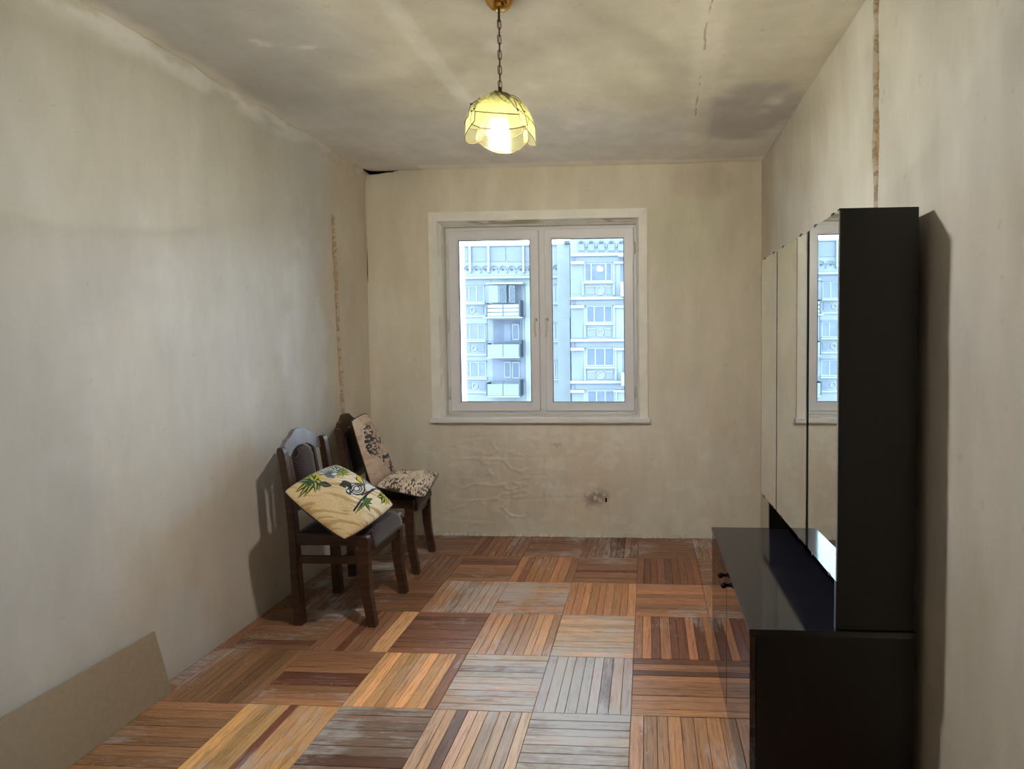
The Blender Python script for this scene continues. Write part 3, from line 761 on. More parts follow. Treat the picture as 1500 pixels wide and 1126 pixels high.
# ------------------------------------------------------------------ cushions
def seg_d(X, Y, x0, y0, x1, y1):
    dx, dy = x1-x0, y1-y0; t = np.clip(((X-x0)*dx+(Y-y0)*dy)/(dx*dx+dy*dy+1e-9), 0, 1)
    return np.hypot(X-x0-t*dx, Y-y0-t*dy), t
def cushion(name, label, K, img, paint, front, back, n=150, warp=.010, seed=1, loc=None, bow=.028):
    """K: corners A,B,C,D in the room; img: the same corners in the drawing of the woven print"""
    A, B, C, Dd = [np.array(k, float) for k in K]
    iA, iB, iC, iD = [np.array(k, float) for k in img]
    s, t = np.meshgrid(np.linspace(0, 1, n), np.linspace(0, 1, n), indexing='ij')
    # sides bow inwards a little, corners stay pointed
    bs = -bow*np.sin(PI*t)**.8*(1-2*s)+.012*(np.abs(1-2*t)**6)*(1-2*s); bt = -bow*np.sin(PI*s)**.8*(1-2*t)+.012*(np.abs(1-2*s)**6)*(1-2*t)
    S, T = s+bs, t+bt
    bil = lambda a, b, c, d, S, T: (a*(1-S)[..., None]+b*S[..., None])*(1-T)[..., None]+(d*(1-S)[..., None]+c*S[..., None])*T[..., None]
    P = bil(A, B, C, Dd, S, T); nn = np.cross(Dd-A, B-A); nn /= np.linalg.norm(nn)
    if nn[0]+.5*nn[2] < 0: nn = -nn
    h = (np.clip(4*s*(1-s), 0, 1)*np.clip(4*t*(1-t), 0, 1))**.42
    wr_ = (fbm(s*5+seed, t*5, 200+seed, 3)-.5)*warp*2
    up = P+nn*(h*(front+wr_))[..., None]; dn = P-nn*(h*(back-wr_*.5))[..., None]
    IM = bil(iA, iB, iC, iD, s, t)
    col = paint(IM[..., 0], IM[..., 1], s, t)
    org = (A+B+C+Dd)/4 if loc is None else np.array(loc)
    def mk(nm, Pt, flip, cc, mat, parent):
        me = bpy.data.meshes.new(nm); i, j = np.meshgrid(np.arange(n-1), np.arange(n-1), indexing='ij'); a = (i*n+j).reshape(-1)
        q = np.stack([a, a+n, a+n+1, a+1], -1)
        if flip: q = q[:, ::-1]
        me.from_pydata((Pt-org).reshape(-1, 3).tolist(), [], q.tolist()); me.materials.append(mat)
        ca = me.color_attributes.new('tint', 'FLOAT_COLOR', 'POINT')
        c4 = np.concatenate([np.clip(cc, 0, 1), np.ones(cc.shape[:2]+(1,))], -1); ca.data.foreach_set('color', c4.reshape(-1).astype(np.float32))
        for p in me.polygons: p.use_smooth = True
        ob = bpy.data.objects.new(nm, me); return link(ob, parent)
    root = thing(name, label, 'cushion', tuple(org), 0, 'tapestry cushions on the chairs')
    mk('front_cover', up, False, col, M['print'], root)
    mk('back_cover', dn, True, np.broadcast_to(C3(92, 72, 50), col.shape), M['cloth_back'], root)
    ed = [P[k, 0] for k in range(0, n, 5)]+[P[-1, k] for k in range(0, n, 5)]+[P[k, -1] for k in range(n-1, 0, -5)]+[P[0, k] for k in range(n-1, 0, -5)]
    bm = bmesh.new(); tube(bm, [Vector(p-org) for p in ed], .0035, 6, True); finish('piping', bm, M['cloth_back'], root, smooth=True)
    return root
def leaf(col, X, Y, x0, y0, x1, y1, w_, c1, c2, c3=None):
    d, t = seg_d(X, Y, x0, y0, x1, y1); ww = w_*np.sin(PI*np.clip(t, .04, 1)**.7)
    k = (d < ww*1.0); col[k] = c1; k = (d < ww*.62); col[k] = c2
    if c3 is not None: k = (d < ww*.22); col[k] = c3
def line(col, X, Y, pts, w_, c):
    for (a, b), (e, f) in zip(pts, pts[1:]):
        d, t = seg_d(X, Y, a, b, e, f); col[d < w_] = c
DKG = C3(30, 44, 34); MDG = C3(58, 88, 50); LTG = C3(120, 150, 62); YEL = C3(206, 190, 62); OCH = C3(196, 150, 50); BLKc = C3(28, 28, 32); WHc = C3(214, 216, 216); BLU = C3(96, 120, 128); GRB = C3(120, 122, 140)
def paint_leafy(X, Y, s, t):
    n = fbm(X/60, Y/60, 301, 4)
    base = mixc(np.broadcast_to(C3(204, 180, 138), X.shape+(3,)), C3(224, 212, 184), sm((X-600)/500-(Y-450)/700+.5*(n-.5), -.1, .35))
    st = fbm(X/240+Y/900, Y/22-X/90, 302, 3); base = mixc(base, C3(172, 132, 82), sm(st, .50, .64)*.75)
    col = base.copy()
    rnd = random.Random(5)
    # big palm-like spray at upper left
    for (x, y) in ((200, 470), (235, 520), (290, 530), (345, 470), (430, 510), (270, 400), (220, 365), (290, 330), (390, 520), (470, 470)):
        leaf(col, X, Y, 400, 380, x, y, 30, DKG, MDG, YEL if (x+y) % 3 else LTG)
    for (x, y) in ((440, 275), (400, 290), (350, 330), (450, 330), (480, 300)): leaf(col, X, Y, 390, 400, x, y, 24, DKG, LTG, YEL)
    for k in range(5): leaf(col, X, Y, 410+8*k, 320+20*k, 440+6*k, 290+22*k, 13, OCH, YEL)
    leaf(col, X, Y, 440, 440, 555, 470, 34, BLKc, DKG, MDG)
    # pale flower with dark outlines in the middle
    for k in range(11):
        a = -2.9+k*.28; leaf(col, X, Y, 560, 340, 560+130*math.cos(a), 330+110*math.sin(a), 20, BLKc, WHc, BLU if k % 2 else None)
    for k in range(6): leaf(col, X, Y, 510+12*k, 330, 530+14*k, 390, 14, BLKc, BLU)
    for (x, y) in ((640, 175), (690, 210), (720, 250), (600, 200)): leaf(col, X, Y, 640, 280, x, y, 26, BLKc, BLU, WHc)
    for (x, y) in ((760, 350), (770, 260), (640, 360), (790, 300), (700, 370), (740, 235)): leaf(col, X, Y, 670, 300, x, y, 20, DKG, LTG, YEL if y > 300 else None)
    # bird: dark head, black-and-white wing, yellow back, grey breast
    leaf(col, X, Y, 640, 470, 760, 455, 42, BLKc, C3(50, 42, 36)); leaf(col, X, Y, 690, 500, 760, 570, 34, BLKc, WHc)
    d = np.hypot((X-800)/90, (Y-505)/62); col[d < 1] = WHc; col[(d < 1) & (d > .82)] = BLKc
    for r in (.35, .6): col[(np.abs(d-r) < .07) & (X > 740)] = BLKc
    line(col, X, Y, [(700, 520), (740, 480), (720, 560), (760, 520)], 7, BLKc)
    d = np.hypot((X-930)/75, (Y-430)/80); col[d < 1.08] = BLKc; col[d < .95] = GRB
    for k in range(8): line(col, X, Y, [(880+14*k, 370), (870+16*k, 480)], 3, C3(70, 70, 92) if k % 2 else WHc)
    d = np.hypot((X-945)/60, (Y-490)/42); col[d < 1] = WHc
    leaf(col, X, Y, 850, 350, 880, 450, 40, BLKc, YEL); leaf(col, X, Y, 790, 460, 900, 465, 22, BLKc, C3(110, 84, 50))
    line(col, X, Y, [(850, 560), (940, 530), (1010, 490), (1110, 480)], 9, C3(92, 60, 62)); line(col, X, Y, [(770, 700), (830, 620), (900, 560), (980, 500)], 10, BLKc)
    for (x, y) in ((780, 730), (820, 700), (900, 690), (960, 640), (970, 590), (900, 570), (850, 600), (930, 715)): leaf(col, X, Y, 880, 620, x, y, 16, DKG, MDG, LTG)
    for (x, y) in ((1020, 560), (1060, 510), (1140, 520), (1190, 570), (1180, 620), (1120, 640), (1060, 630)): leaf(col, X, Y, 1110, 560, x, y, 24, DKG, MDG if x < 1100 else YEL, YEL)
    return col
def paint_bird(X, Y, s, t):
    n = fbm(X/50, Y/50, 311, 4)
    col = mixc(np.broadcast_to(C3(206, 182, 160), X.shape+(3,)), C3(184, 152, 130), sm(n, .45, .65)*.7).copy()
    fz = fbm(X/16, Y/16, 312, 3); K = C3(50, 42, 42)
    d, tt = seg_d(X, Y, 300, 260, 350, 560); col[(d < 22+70*tt*(1-tt)+20*(fz-.5)) & (fz > .44)] = K
    d, tt = seg_d(X, Y, 360, 380, 400, 560); col[(d < 40) & (fz > .58)] = K
    d, tt = seg_d(X, Y, 330, 270, 560, 460); col[(d < 46) & (np.abs(fz-.5) < .05)] = C3(90, 76, 66)
    d, tt = seg_d(X, Y, 400, 560, 470, 630); col[(d < 22) & (fz > .5)] = C3(96, 84, 76)
    line(col, X, Y, [(410, 430), (450, 450), (440, 390)], 8, K)
    line(col, X, Y, [(470, 600), (500, 605), (540, 570)], 17, K); line(col, X, Y, [(480, 660), (475, 620)], 9, K)
    d, tt = seg_d(X, Y, 560, 590, 580, 720); col[(d < 34) & (fz > .47)] = K
    line(col, X, Y, [(580, 620), (600, 600), (620, 625)], 6, K); d, tt = seg_d(X, Y, 470, 310, 540, 520); col[(d < 30) & (fz > .6)] = C3(90, 80, 76)
    return col
def paint_seatbird(X, Y, s, t):
    n = fbm(X/50, Y/40, 321, 4)
    col = mixc(np.broadcast_to(C3(214, 198, 180), X.shape+(3,)), C3(182, 152, 118), sm(n, .45, .65)*.6).copy()
    fz = fbm(X/15, Y/13, 322, 3); K = C3(48, 42, 42)
    m = sm(Y+60*(n-.5)-.12*(X-500), 850, 930); col[(m > .5) & (fz > .56)] = C3(84, 68, 54)
    col[(X > 960) & (fz > .60)] = C3(96, 84, 78)
    d = np.hypot((X-800)/115, (Y-785)/34); col[d < 1.05] = K; col[d < .93] = C3(178, 146, 110)
    for k in range(4): line(col, X, Y, [(690-45*k+90, 770+8*k), (610-30*k, 800+24*k)], 5, K if k % 2 else C3(150, 158, 160))
    line(col, X, Y, [(500, 860), (600, 800), (690, 765)], 6, K)
    for x in (620, 740): line(col, X, Y, [(x, 815), (x+5, 850), (x-25, 860)], 6, K); line(col, X, Y, [(x+5, 850), (x+40, 862)], 5, K)
    line(col, X, Y, [(780, 740), (860, 735), (960, 750)], 5, C3(110, 124, 138))
    return col
cushion('tapestry_cushion', 'sandy tapestry cushion with green leaves and yellow bird, slumped on the nearer chair',
    [at(415, 720, 2.45), at(492, 680, 2.87), at(577, 739, 2.79), at(504, 791, 2.44)],
    [(100, 425), (690, 165), (1240, 600), (735, 920)], paint_leafy, .055, .030, 260, .014, 1)
cushion('tapestry_cushion', 'pinkish tapestry cushion with dark feather motif, upright against the farther chair back',
    [at(514, 617, 3.14), at(537, 605, 3.49), at(579, 690, 3.50), at(545, 716, 3.15)],
    [(185, 200), (345, 110), (650, 740), (420, 950)], paint_bird, .034, .018, 220, .010, 2, bow=.010)
cushion('tapestry_cushion', 'pale tapestry cushion with a walking bird, lying flat on the farther chair seat',
    [at(549, 713, 3.10), at(584, 689, 3.47), at(643, 693, 3.47), at(621, 729, 3.09)],
    [(430, 940), (660, 735), (1150, 790), (1010, 1045)], paint_seatbird, .045, .012, 220, .012, 3, bow=.006)

# ------------------------------------------------------------------ hardboard sheet
bm = bmesh.new()
lo = [(.066, .95), (.062, 2.054)]; hi = [(.024, .95), (.024, 2.030)]
zt = [.285, .254]
v = [bm.verts.new((x, y, .001)) for x, y in lo]+[bm.verts.new((x, y, z)) for (x, y), z in zip(hi, zt)]
w_ = [bm.verts.new((a.co.x+.0045, a.co.y, a.co.z)) for a in v]
a, b, c, d = v[0], v[1], v[3], v[2]; A, B, C_, D_ = w_[0], w_[1], w_[3], w_[2]
for f in ((a, b, c, d), (A, D_, C_, B), (a, A, B, b), (b, B, C_, c), (c, C_, D_, d), (d, D_, A, a)): bm.faces.new(f)
o = finish('hardboard_sheet', bm, M['board'], bevel=.0008)
tag(o, 'long low brown hardboard sheet leaning against the left wall on the floor', 'board')

# ------------------------------------------------------------------ wall cabinet and lower cabinet
XF, XM, XB = 2.238, 2.469, 2.690
YN, YF = 1.560, 2.482
cb = thing('mirror_cabinet', 'dark glossy cabinet with three mirrored doors over a lower two-door cupboard, along the right wall', 'cabinet', ((XF+XB)/2, (YN+YF)/2, 0))
OFF = Vector(((XF+XB)/2, (YN+YF)/2, 0))
def cpart(name, mat, *b, bevel=.0012, parent=None, fn=None):
    bm = bmesh.new(); box(bm, *b)
    if fn: 
        for v in bm.verts: fn(v)
    for v in bm.verts: v.co -= OFF
    return finish(name, bm, mat, parent or cb, bevel=bevel)
ZT = lambda y: .564+(y-YN)*(.535-.564)/(YF-YN)        # the worktop sags a little toward the window
def top_fn(v): v.co.z += ZT(v.co.y)
cpart('worktop', M['lac_top'], XF-.003, XB, YN-.006, YF+.004, -.018, 0, fn=top_fn, bevel=.0015)
def under(v):
    if v.co.z > .3: v.co.z = ZT(v.co.y)-.0185
cpart('side_panel', M['lac_side'], XF+.018, XB, YN, YN+.016, .001, .5, fn=under)
cpart('side_panel', M['lac_side'], XF+.018, XB, YF-.016, YF, .001, .5, fn=under)
cpart('back_panel', M['edge'], XB-.006, XB-.001, YN+.016, YF-.016, .03, .5, fn=under)
cpart('bottom_panel', M['edge'], XF+.02, XB-.008, YN+.016, YF-.016, .012, .028)
ym = 2.026
def dfn(v):
    if v.co.z > .3: v.co.z = ZT(v.co.y)-.021
d1 = cpart('door', M['lac_front'], XF, XF+.0165, YN+.002, ym-.0035, .034, .5, fn=dfn)
d2 = cpart('door', M['lac_front'], XF, XF+.0165, ym+.0035, YF-.002, .034, .5, fn=dfn)
cpart('plinth', M['lac_front'], XF+.0005, XF+.0165, YN+.002, YF-.002, .0005, .0335)
for dd, ky in ((d1, ym-.055), (d2, ym+.030)):
    bm = bmesh.new(); prof = [(0, -.001), (.006, -.001), (.0055, .008), (.009, .012), (.0115, .018), (.0105, .024), (.006, .028), (0, .029)]
    lathe(bm, prof, seg=20)
    for v in bm.verts: v.co = Vector((XF-v.co.z, ky+v.co.x, .502+v.co.y))-OFF
    finish('knob', bm, M['knob'], dd, smooth=True)
# upper box
cpart('upper_side_panel', M['lac_side'], XM+.006, XB-.004, YN+.001, YN+.017, .5, 1.731, fn=lambda v: setattr(v.co, 'z', ZT(v.co.y)+.0005) if v.co.z < 1 else None)
cpart('upper_side_panel', M['lac_side'], XM+.018, XB-.004, YF-.012, YF+.004, .5, 1.731, fn=lambda v: setattr(v.co, 'z', ZT(v.co.y)+.0005) if v.co.z < 1 else None)
cpart('top_panel', M['lac_side'], XM+.018, XB-.004, YN+.017, YF-.012, 1.712, 1.729)
cpart('niche_shelf', M['lac_side'], XM+.020, XB-.006, YN+.017, YF-.012, .700, .716)
cpart('upper_back_panel', M['edge'], XB-.010, XB-.005, YN+.017, YF-.012, .56, 1.712)
gaps = [1.552, 1.829, 2.250, 2.536]
for k in range(3):
    y0, y1 = gaps[k]+(.0, .012, .006)[k], gaps[k+1]-(.012, .006, .0)[k]
    zb = lambda y: .706+(y-1.552)*(.677-.706)/(.98); zt_ = 1.723
    def mfn(v, zb=zb):
        if v.co.z < 1: v.co.z = zb(v.co.y)
        v.co.x -= (v.co.y-2.04)*.0066
    def cfn(v): v.co.x -= (v.co.y-2.04)*.0066
    md = cpart('mirror_door', M['edge'], XM+.003, XM+.0155, y0-.002, y1+.002, .7, zt_, fn=mfn)
    cpart('mirror', M['mirror'], XM-.001, XM+.0029, y0, y1, .7, zt_, fn=mfn, parent=md, bevel=.0012)
    for q in (.2, .8):
        yy = y0+(y1-y0)*q; cpart('mirror_clip', M['edge'], XM-.0025, XM+.010, yy-.008, yy+.008, zt_-.004, zt_+.004, parent=md, fn=cfn, bevel=.001)
        cpart('mirror_clip', M['knob'], XM-.0025, XM+.010, yy-.008, yy+.008, zb(yy)-.004, zb(yy)+.004, parent=md, fn=cfn, bevel=.001)

# ------------------------------------------------------------------ pendant lamp
LX, LY = 1.4555, 1.92
lamp = thing('pendant_lamp', 'lit pendant lamp with pale yellow glass petals hanging on a chain from the ceiling', 'lamp', (LX, LY, H))
bm = bmesh.new(); lathe(bm, [(0, 0), (.050, 0), (.051, -.006), (.049, -.016), (.042, -.030), (.031, -.041), (.020, -.047), (.010, -.050), (0, -.050)], seg=40)
finish('ceiling_rose', bm, M['brass'], lamp, smooth=True)
ZS = 2.212-H                     # top of the glass
bm = bmesh.new(); tube(bm, [(0, 0, -.048), (0, 0, -.088)], .004, 10); finish('stem', bm, M['bronze'], lamp, smooth=True)
zc = -.084; k = 0
while zc > ZS+.035:
    bm = bmesh.new(); hl, hw = .0155, .0062; pts = []
    for q in range(16):
        a = 2*PI*q/16; x = hw*math.cos(a); z = (hl-hw)*(1 if math.sin(a) > 0 else -1)+hw*math.sin(a)
        pts.append((x, 0, zc-.0125+z) if k % 2 == 0 else (0, x, zc-.0125+z))
    R_ = Matrix.Rotation(.5, 3, 'Z'); tube(bm, [R_@Vector(p) for p in pts], .0014, 6, True)
    finish('chain_link', bm, M['bronze'], lamp, smooth=True); zc -= .0255; k += 1
bm = bmesh.new(); tube(bm, [(.002*math.sin(q*1.3), .002*math.cos(q*1.3), -.06+(ZS+.02+.06)*q/24) for q in range(25)], .0015, 6); finish('cord', bm, M['bronze'], lamp, smooth=True)
bm = bmesh.new(); lathe(bm, [(0, .030), (.006, .030), (.007, .014), (.012, .010), (.034, .004), (.036, 0), (.030, -.004), (.0, -.004)], (0, 0, ZS), 28)
finish('shade_cap', bm, M['bronze'], lamp, smooth=True)
bm = bmesh.new(); lathe(bm, [(0, -.004), (.020, -.004), (.021, -.045), (.024, -.070), (.026, -.082), (0, -.082)], (0, 0, ZS), 20); finish('bulb_holder', bm, M['hardware'], lamp, smooth=True)  # neck widened to shade the ceiling above the bulb
BZ = ZS-.100
bm = bmesh.new(); bmesh.ops.create_icosphere(bm, subdivisions=4, radius=.027, matrix=Matrix.Translation((0, 0, BZ)))
finish('bulb', bm, M['bulb'], lamp, smooth=True)
# glass: an upper whorl of three sweeping petals over a lower whorl of three
def dome(s):        # s 0 top .. 1 rim -> radius, z
    return .028+.088*math.sin(min(1, s*1.03)*PI*.50)**.92, -.148*(1-math.cos(s*PI*.5))**.86
def petal(a0, s0, s1, tw, hw0, hw1, lift, scal, flat):
    nu, nv = 22, 18; G = []
    for i in range(nu+1):
        u = i/nu; row = []
        for j in range(nv+1):
            q = -1+2*j/nv
            wd = hw0+(hw1-hw0)*math.sin(min(1, u*1.15)*PI/2)
            s = s0+(s1-s0)*u
            s -= scal*(q**2)*u - .13*flat*q*u
            a = a0+tw*u+q*wd
            r, z = dome(max(0, min(1.08, s))); r += lift*(.5+.5*q)+.001
            row.append((r*math.cos(a), r*math.sin(a), ZS+z))
        G.append(row)
    return G
def add_petal(G):
    nu, nv = len(G), len(G[0]); bm = bmesh.new()
    V = [[bm.verts.new(p) for p in r] for r in G]
    for i in range(nu-1):
        for j in range(nv-1): bm.faces.new((V[i][j], V[i+1][j], V[i+1][j+1], V[i][j+1]))
    pt = finish('glass_petal', bm, M['shade'], lamp, smooth=True)
    sm_ = pt.modifiers.new('thick', 'SOLIDIFY'); sm_.thickness = .002
    b = [G[i][0] for i in range(nu)]+[G[-1][j] for j in range(1, nv)]+[G[i][-1] for i in range(nu-2, -1, -1)]
    bm = bmesh.new(); tube(bm, b, .0015, 6); finish('petal_trim', bm, M['bronze'], pt, smooth=True)
    for q in (G[int(nu*.6)][0], G[int(nu*.6)][-1]):
        bm = bmesh.new(); p = Vector(q); d_ = Vector((p.x, p.y, 0)).normalized(); tube(bm, [p-d_*.004, p+d_*.006], .0028, 8)
        finish('petal_clip', bm, M['bronze'], pt, smooth=True)
for k in range(4): add_petal(petal(-PI/2-.85+k*PI/2, 0.0, .74, .62, .60, 1.02, .008, .13, 1))
for k in range(4): add_petal(petal(-PI/2+.05+k*PI/2, .34, 1.03, .12, .80, .90, .004, .17, 0))
ld = bpy.data.lights.new('bulb_light', 'POINT'); ld.energy = LAMP_POWER; ld.color = (1, .972, .925); ld.shadow_soft_size = .028
# directional falloff added to the light to dim the ceiling straight above
ld.use_nodes = True; lt = ld.node_tree; le = lt.nodes['Emission']; tc = lt.nodes.new('ShaderNodeTexCoord'); sx = lt.nodes.new('ShaderNodeSeparateXYZ')
mr = lt.nodes.new('ShaderNodeMapRange'); mr.interpolation_type = 'SMOOTHSTEP'
mr.inputs['From Min'].default_value = .20; mr.inputs['From Max'].default_value = .84; mr.inputs['To Min'].default_value = 1.0; mr.inputs['To Max'].default_value = .07
lt.links.new(tc.outputs['Normal'], sx.inputs[0]); lt.links.new(sx.outputs['Z'], mr.inputs['Value']); lt.links.new(mr.outputs[0], le.inputs['Strength'])
lo_ = bpy.data.objects.new('bulb_light', ld); link(lo_, lamp); lo_.location = (0, 0, BZ)

# ------------------------------------------------------------------ plaster crumbs along the wall foot
rnd = random.Random(3); bm = bmesh.new()
for k in range(260):
    if k < 120: x, y = rnd.uniform(.05, .16)+abs(rnd.gauss(0, .03)), rnd.uniform(1.5, D-.05)
    elif k < 190: x, y = rnd.uniform(.2, 2.2), D-.015-abs(rnd.gauss(0, .03))
    else: x, y = rnd.uniform(.15, 1.6), rnd.uniform(1.7, D-.1)
    if x > 2.2 or (y < 2.06 and x < .09): continue
    r = rnd.uniform(.0012, .0040)*(1 if k < 190 else .7)
    vs = [bm.verts.new((x+r*rnd.uniform(.6, 1.3)*math.cos(a), y+r*rnd.uniform(.6, 1.3)*math.sin(a), .0002)) for a in (0, 1.5, 3.0, 4.6)]
    tp = bm.verts.new((x, y, r*.8)); bm.faces.new(vs[::-1])
    for q in range(4): bm.faces.new((vs[q], vs[(q+1) % 4], tp))
o = finish('plaster_crumbs', bm, mat_simple('plaster_crumb', L4(196, 188, 174), .95)); tag(o, 'scattered plaster crumbs and chips on the floor along the walls', 'debris', kind='stuff')
# rough mortar bead where the far wall meets the floor
bm = bmesh.new(); n = 130; rr = []
for k in range(n+1):
    x = .02+2.2*k/n; h_ = .008+.016*rnd.random(); d_ = .006+.014*rnd.random()
    rr.append([bm.verts.new((x, D-.001, h_+.006)), bm.verts.new((x, D-.4*d_, h_*.8)), bm.verts.new((x, D-d_, .0006))])
for a, b in zip(rr, rr[1:]):
    for q in range(2): bm.faces.new((a[q], b[q], b[q+1], a[q+1]))
o = finish('trim_1', bm, M['plaster'], smooth=False); tinted(o.data, C3(198, 188, 168)); o['kind'] = 'structure'

# ------------------------------------------------------------------ apartment blocks across the yard
YL, YR = 41.4, 36.8
ZG = -21.0
gr = bx('courtyard', M['ground'], None, -60, 60, 5.2, 90, ZG-.5, ZG); gr['kind'] = 'structure'
def T1(X, Y): return 665+X/8.66, 345+Y/8.66
def T2(X, Y): return 665+X/8.66, 465+Y/8.66
def T3(X, Y): return 795+X/8.66, 345+Y/8.66
def T4(X, Y): return 795+X/8.66, 465+Y/8.66
class Block:
    def __init__(s, label, Y):
        s.Y = Y; s.o = thing('apartment_building', label, 'building', (0, 0, 0))
    def rect(s, T, X0, Y0, X1, Y1):
        um, vm = T((X0+X1)/2, (Y0+Y1)/2); c = at(um, vm, s.Y)
        a = at(T(X0, 0)[0], vm, s.Y).x; b = at(T(X1, 0)[0], vm, s.Y).x
        z1 = at(um, T(0, Y0)[1], s.Y).z; z0 = at(um, T(0, Y1)[1], s.Y).z
        return a, b, z0, z1
    def part(s, name, mat, T, X0, Y0, X1, Y1, proud=.1, thick=None, parent=None, bevel=0):
        a, b, z0, z1 = s.rect(T, X0, Y0, X1, Y1); th = thick if thick else max(.05, proud+.06)
        return bx(name, M[mat], parent or s.o, a, b, s.Y-proud, s.Y-proud+th, z0, z1, bevel=bevel)
    def window(s, T, X0, Y0, X1, Y1, mull, pane='fpane', sill=True):
        """casement window set in the facade: frame > panes"""
        a, b, z0, z1 = s.rect(T, X0, Y0, X1, Y1)
        xs = [a]+[s.rect(T, m-1, Y0, m+1, Y1)[0] for m in mull]+[b]
        bm = bmesh.new(); f = .055
        y0, y1 = s.Y-.045, s.Y+.02
        box(bm, a, b, y0, y1, z0, z0+f*1.6); box(bm, a, b, y0, y1, z1-f*1.2, z1)
        for k, x in enumerate(xs):
            wd = f*1.25 if 0 < k < len(xs)-1 else f
            x = x if k else x+wd/2; x = x if k < len(xs)-1 else x-wd/2
            box(bm, x-wd/2, x+wd/2, y0-.01, y1, z0, z1)
        wn_ = finish('window', bm, M['fframe'], s.o)
        for x0, x1 in zip(xs, xs[1:]):
            bx('pane', M[pane], wn_, x0+.01, x1-.01, s.Y-.022, s.Y-.012, z0+.03, z1-.03)
        if sill: bx('window_ledge', M['fledge'], s.o, a-.08, b+.08, s.Y-.22, s.Y+.02, z0-.13, z0-.02)
        # lintel shadow line: the window sits under a small projecting head
        bx('window_hood', M['facade2'], s.o, a-.06, b+.06, s.Y-.14, s.Y+.02, z1+.01, z1+.07)
        return a, b, z0, z1
    def ring(s, T, X, Y, R, arc=(0, 2*PI), r=.045, name='relief_ring', mat='fledge'):
        u, v = T(X, Y); c = at(u, v, s.Y-.05); rad = abs(at(T(X+R, Y)[0], v, s.Y).x-c.x)
        n = 22; cl = abs(arc[1]-arc[0]-2*PI) < .01
        pts = [c+Vector((rad*math.cos(a), 0, rad*math.sin(a))) for a in [arc[0]+(arc[1]-arc[0])*k/(n if cl else n-1) for k in range(n)]]
        bm = bmesh.new(); tube(bm, pts, r, 6, cl); return finish(name, bm, M[mat], s.o, smooth=True)
    def hole(s, T, X, Y, R):
        u, v = T(X, Y); c = at(u, v, s.Y-.02); rad = abs(at(T(X+R, Y)[0], v, s.Y).x-c.x)
        bm = bmesh.new(); lathe(bm, [(0, 0), (rad, 0), (rad, .06), (rad*.8, .06), (rad*.75, .012), (0, .012)], seg=16)
        for q in bm.verts: q.co = Vector((c.x+q.co.x, c.y-q.co.z, c.z+q.co.y))
        return finish('frieze_hole', bm, M['fmetal'], s.o, smooth=False)
lb = Block('pale apartment block farther back, filling the left sash, with stacked balconies', YL)
a = at(682, 470, YL).x; b = at(836.5, 470, YR).x-.03; zt = at(740, 360.5, YL).z
bx('wall', M['facade'], lb.o, a, b, YL, YL+12, ZG, zt)
bx('parapet_cap', M['fledge'], lb.o, a-.1, b, YL-.15, YL+.3, zt, zt+.10)
for X0, X1 in ((140, 195), (232, 438), (458, 655), (665, 868), (905, 1126)): lb.part('parapet_panel', 'facade2', T1, X0, 145, X1, 330, .06)
for X in (213, 447, 887): lb.part('pilaster', 'fledge', T1, X-12, 140, X+12, 470, .25)
for X in (170, 285, 397, 507, 619, 732, 845, 952, 1065, 1160):
    lb.hole(T1, X, 430, 15)
    lb.ring(T1, X, 425, 44, (-.2, PI+.2), .05, 'frieze_arch', 'facade2')
    lb.part('frieze_corbel', 'facade2', T1, X+50, 450, X+62, 475, .12)
for X in (172, 288): lb.hole(T3, X, 420, 15); lb.ring(T3, X, 415, 44, (-.2, PI+.2), .05, 'frieze_arch', 'facade2')
lb.part('ledge', 'fledge', T1, 140, 520, 1400, 545, .22)
lb.part('band_panel', 'facade2', T1, 140, 562, 470, 630, .05)
for T, X0, Y0, X1, Y1, ml, cx, cy, cr in ((T1, 150, 640, 388, 852, (196, 291), 240, 945, 32), (T2, 158, 90, 402, 288, (207, 312), 258, 392, 33), (T2, 166, 560, 412, 762, (215, 315), 268, 868, 35)):
    lb.window(T, X0, Y0, X1, Y1, ml, 'fpane2')
    lb.ring(T, cx, cy, cr)
    lb.part('relief_panel', 'facade2', T, X0+8, cy-50, cx-cr-14, cy+42, .04)
    lb.part('relief_panel', 'facade2', T, cx+cr+14, cy-50, X1-12, cy+42, .04)
    lb.part('ledge', 'fledge', T, X0-10, cy+70, X1+20, cy+90, .12)
for T, Y0, Y1 in ((T3, 625, 852), (T4, 78, 290), (T4, 556, 772)): lb.window(T, 146, Y0, 188, Y1, (), 'fpane2')
lb.part('corner_pier', 'facade', T3, 192, 120, 352, 1038, .30, 1.0); lb.part('corner_pier', 'facade', T4, 200, 0, 356, 1126, .30, 1.0)
lb.part('roof_vent', 'fmetal', T3, 285, 78, 352, 116, .6, .8)
# glazed top loggia with patterned block screens
lb.part('recess', 'facade2', T1, 482, 640, 862, 872, .02); lb.part('balcony_roof', 'fledge', T1, 462, 612, 912, 632, 1.1, 1.15)
lb.part('glazing_panel', 'fbalc', T1, 490, 645, 606, 860, 1.0, .05)
def block_screen(X0, X1, Y0, Y1, nx, nz):
    a, b, z0, z1 = lb.rect(T1, X0, Y0, X1, Y1); bm = bmesh.new()
    for i in range(nx):
        for k in range(nz):
            w1, h1 = (b-a)/nx, (z1-z0)/nz; of = (.25*w1 if k % 2 else 0)
            box(bm, a+i*w1+of+.02, a+(i+.74)*w1+of, lb.Y-1.06, lb.Y-.98, z0+k*h1+.03, z0+(k+.72)*h1)
    o = finish('block_screen', bm, M['fmetal'], lb.o); o['kind'] = 'stuff'
    lb.part('glazing_panel', 'fbalc', T1, X0-4, Y0-4, X1+4, Y1+4, .97, .04)
block_screen(614, 700, 648, 856, 3, 9); block_screen(742, 806, 652, 856, 2, 9)
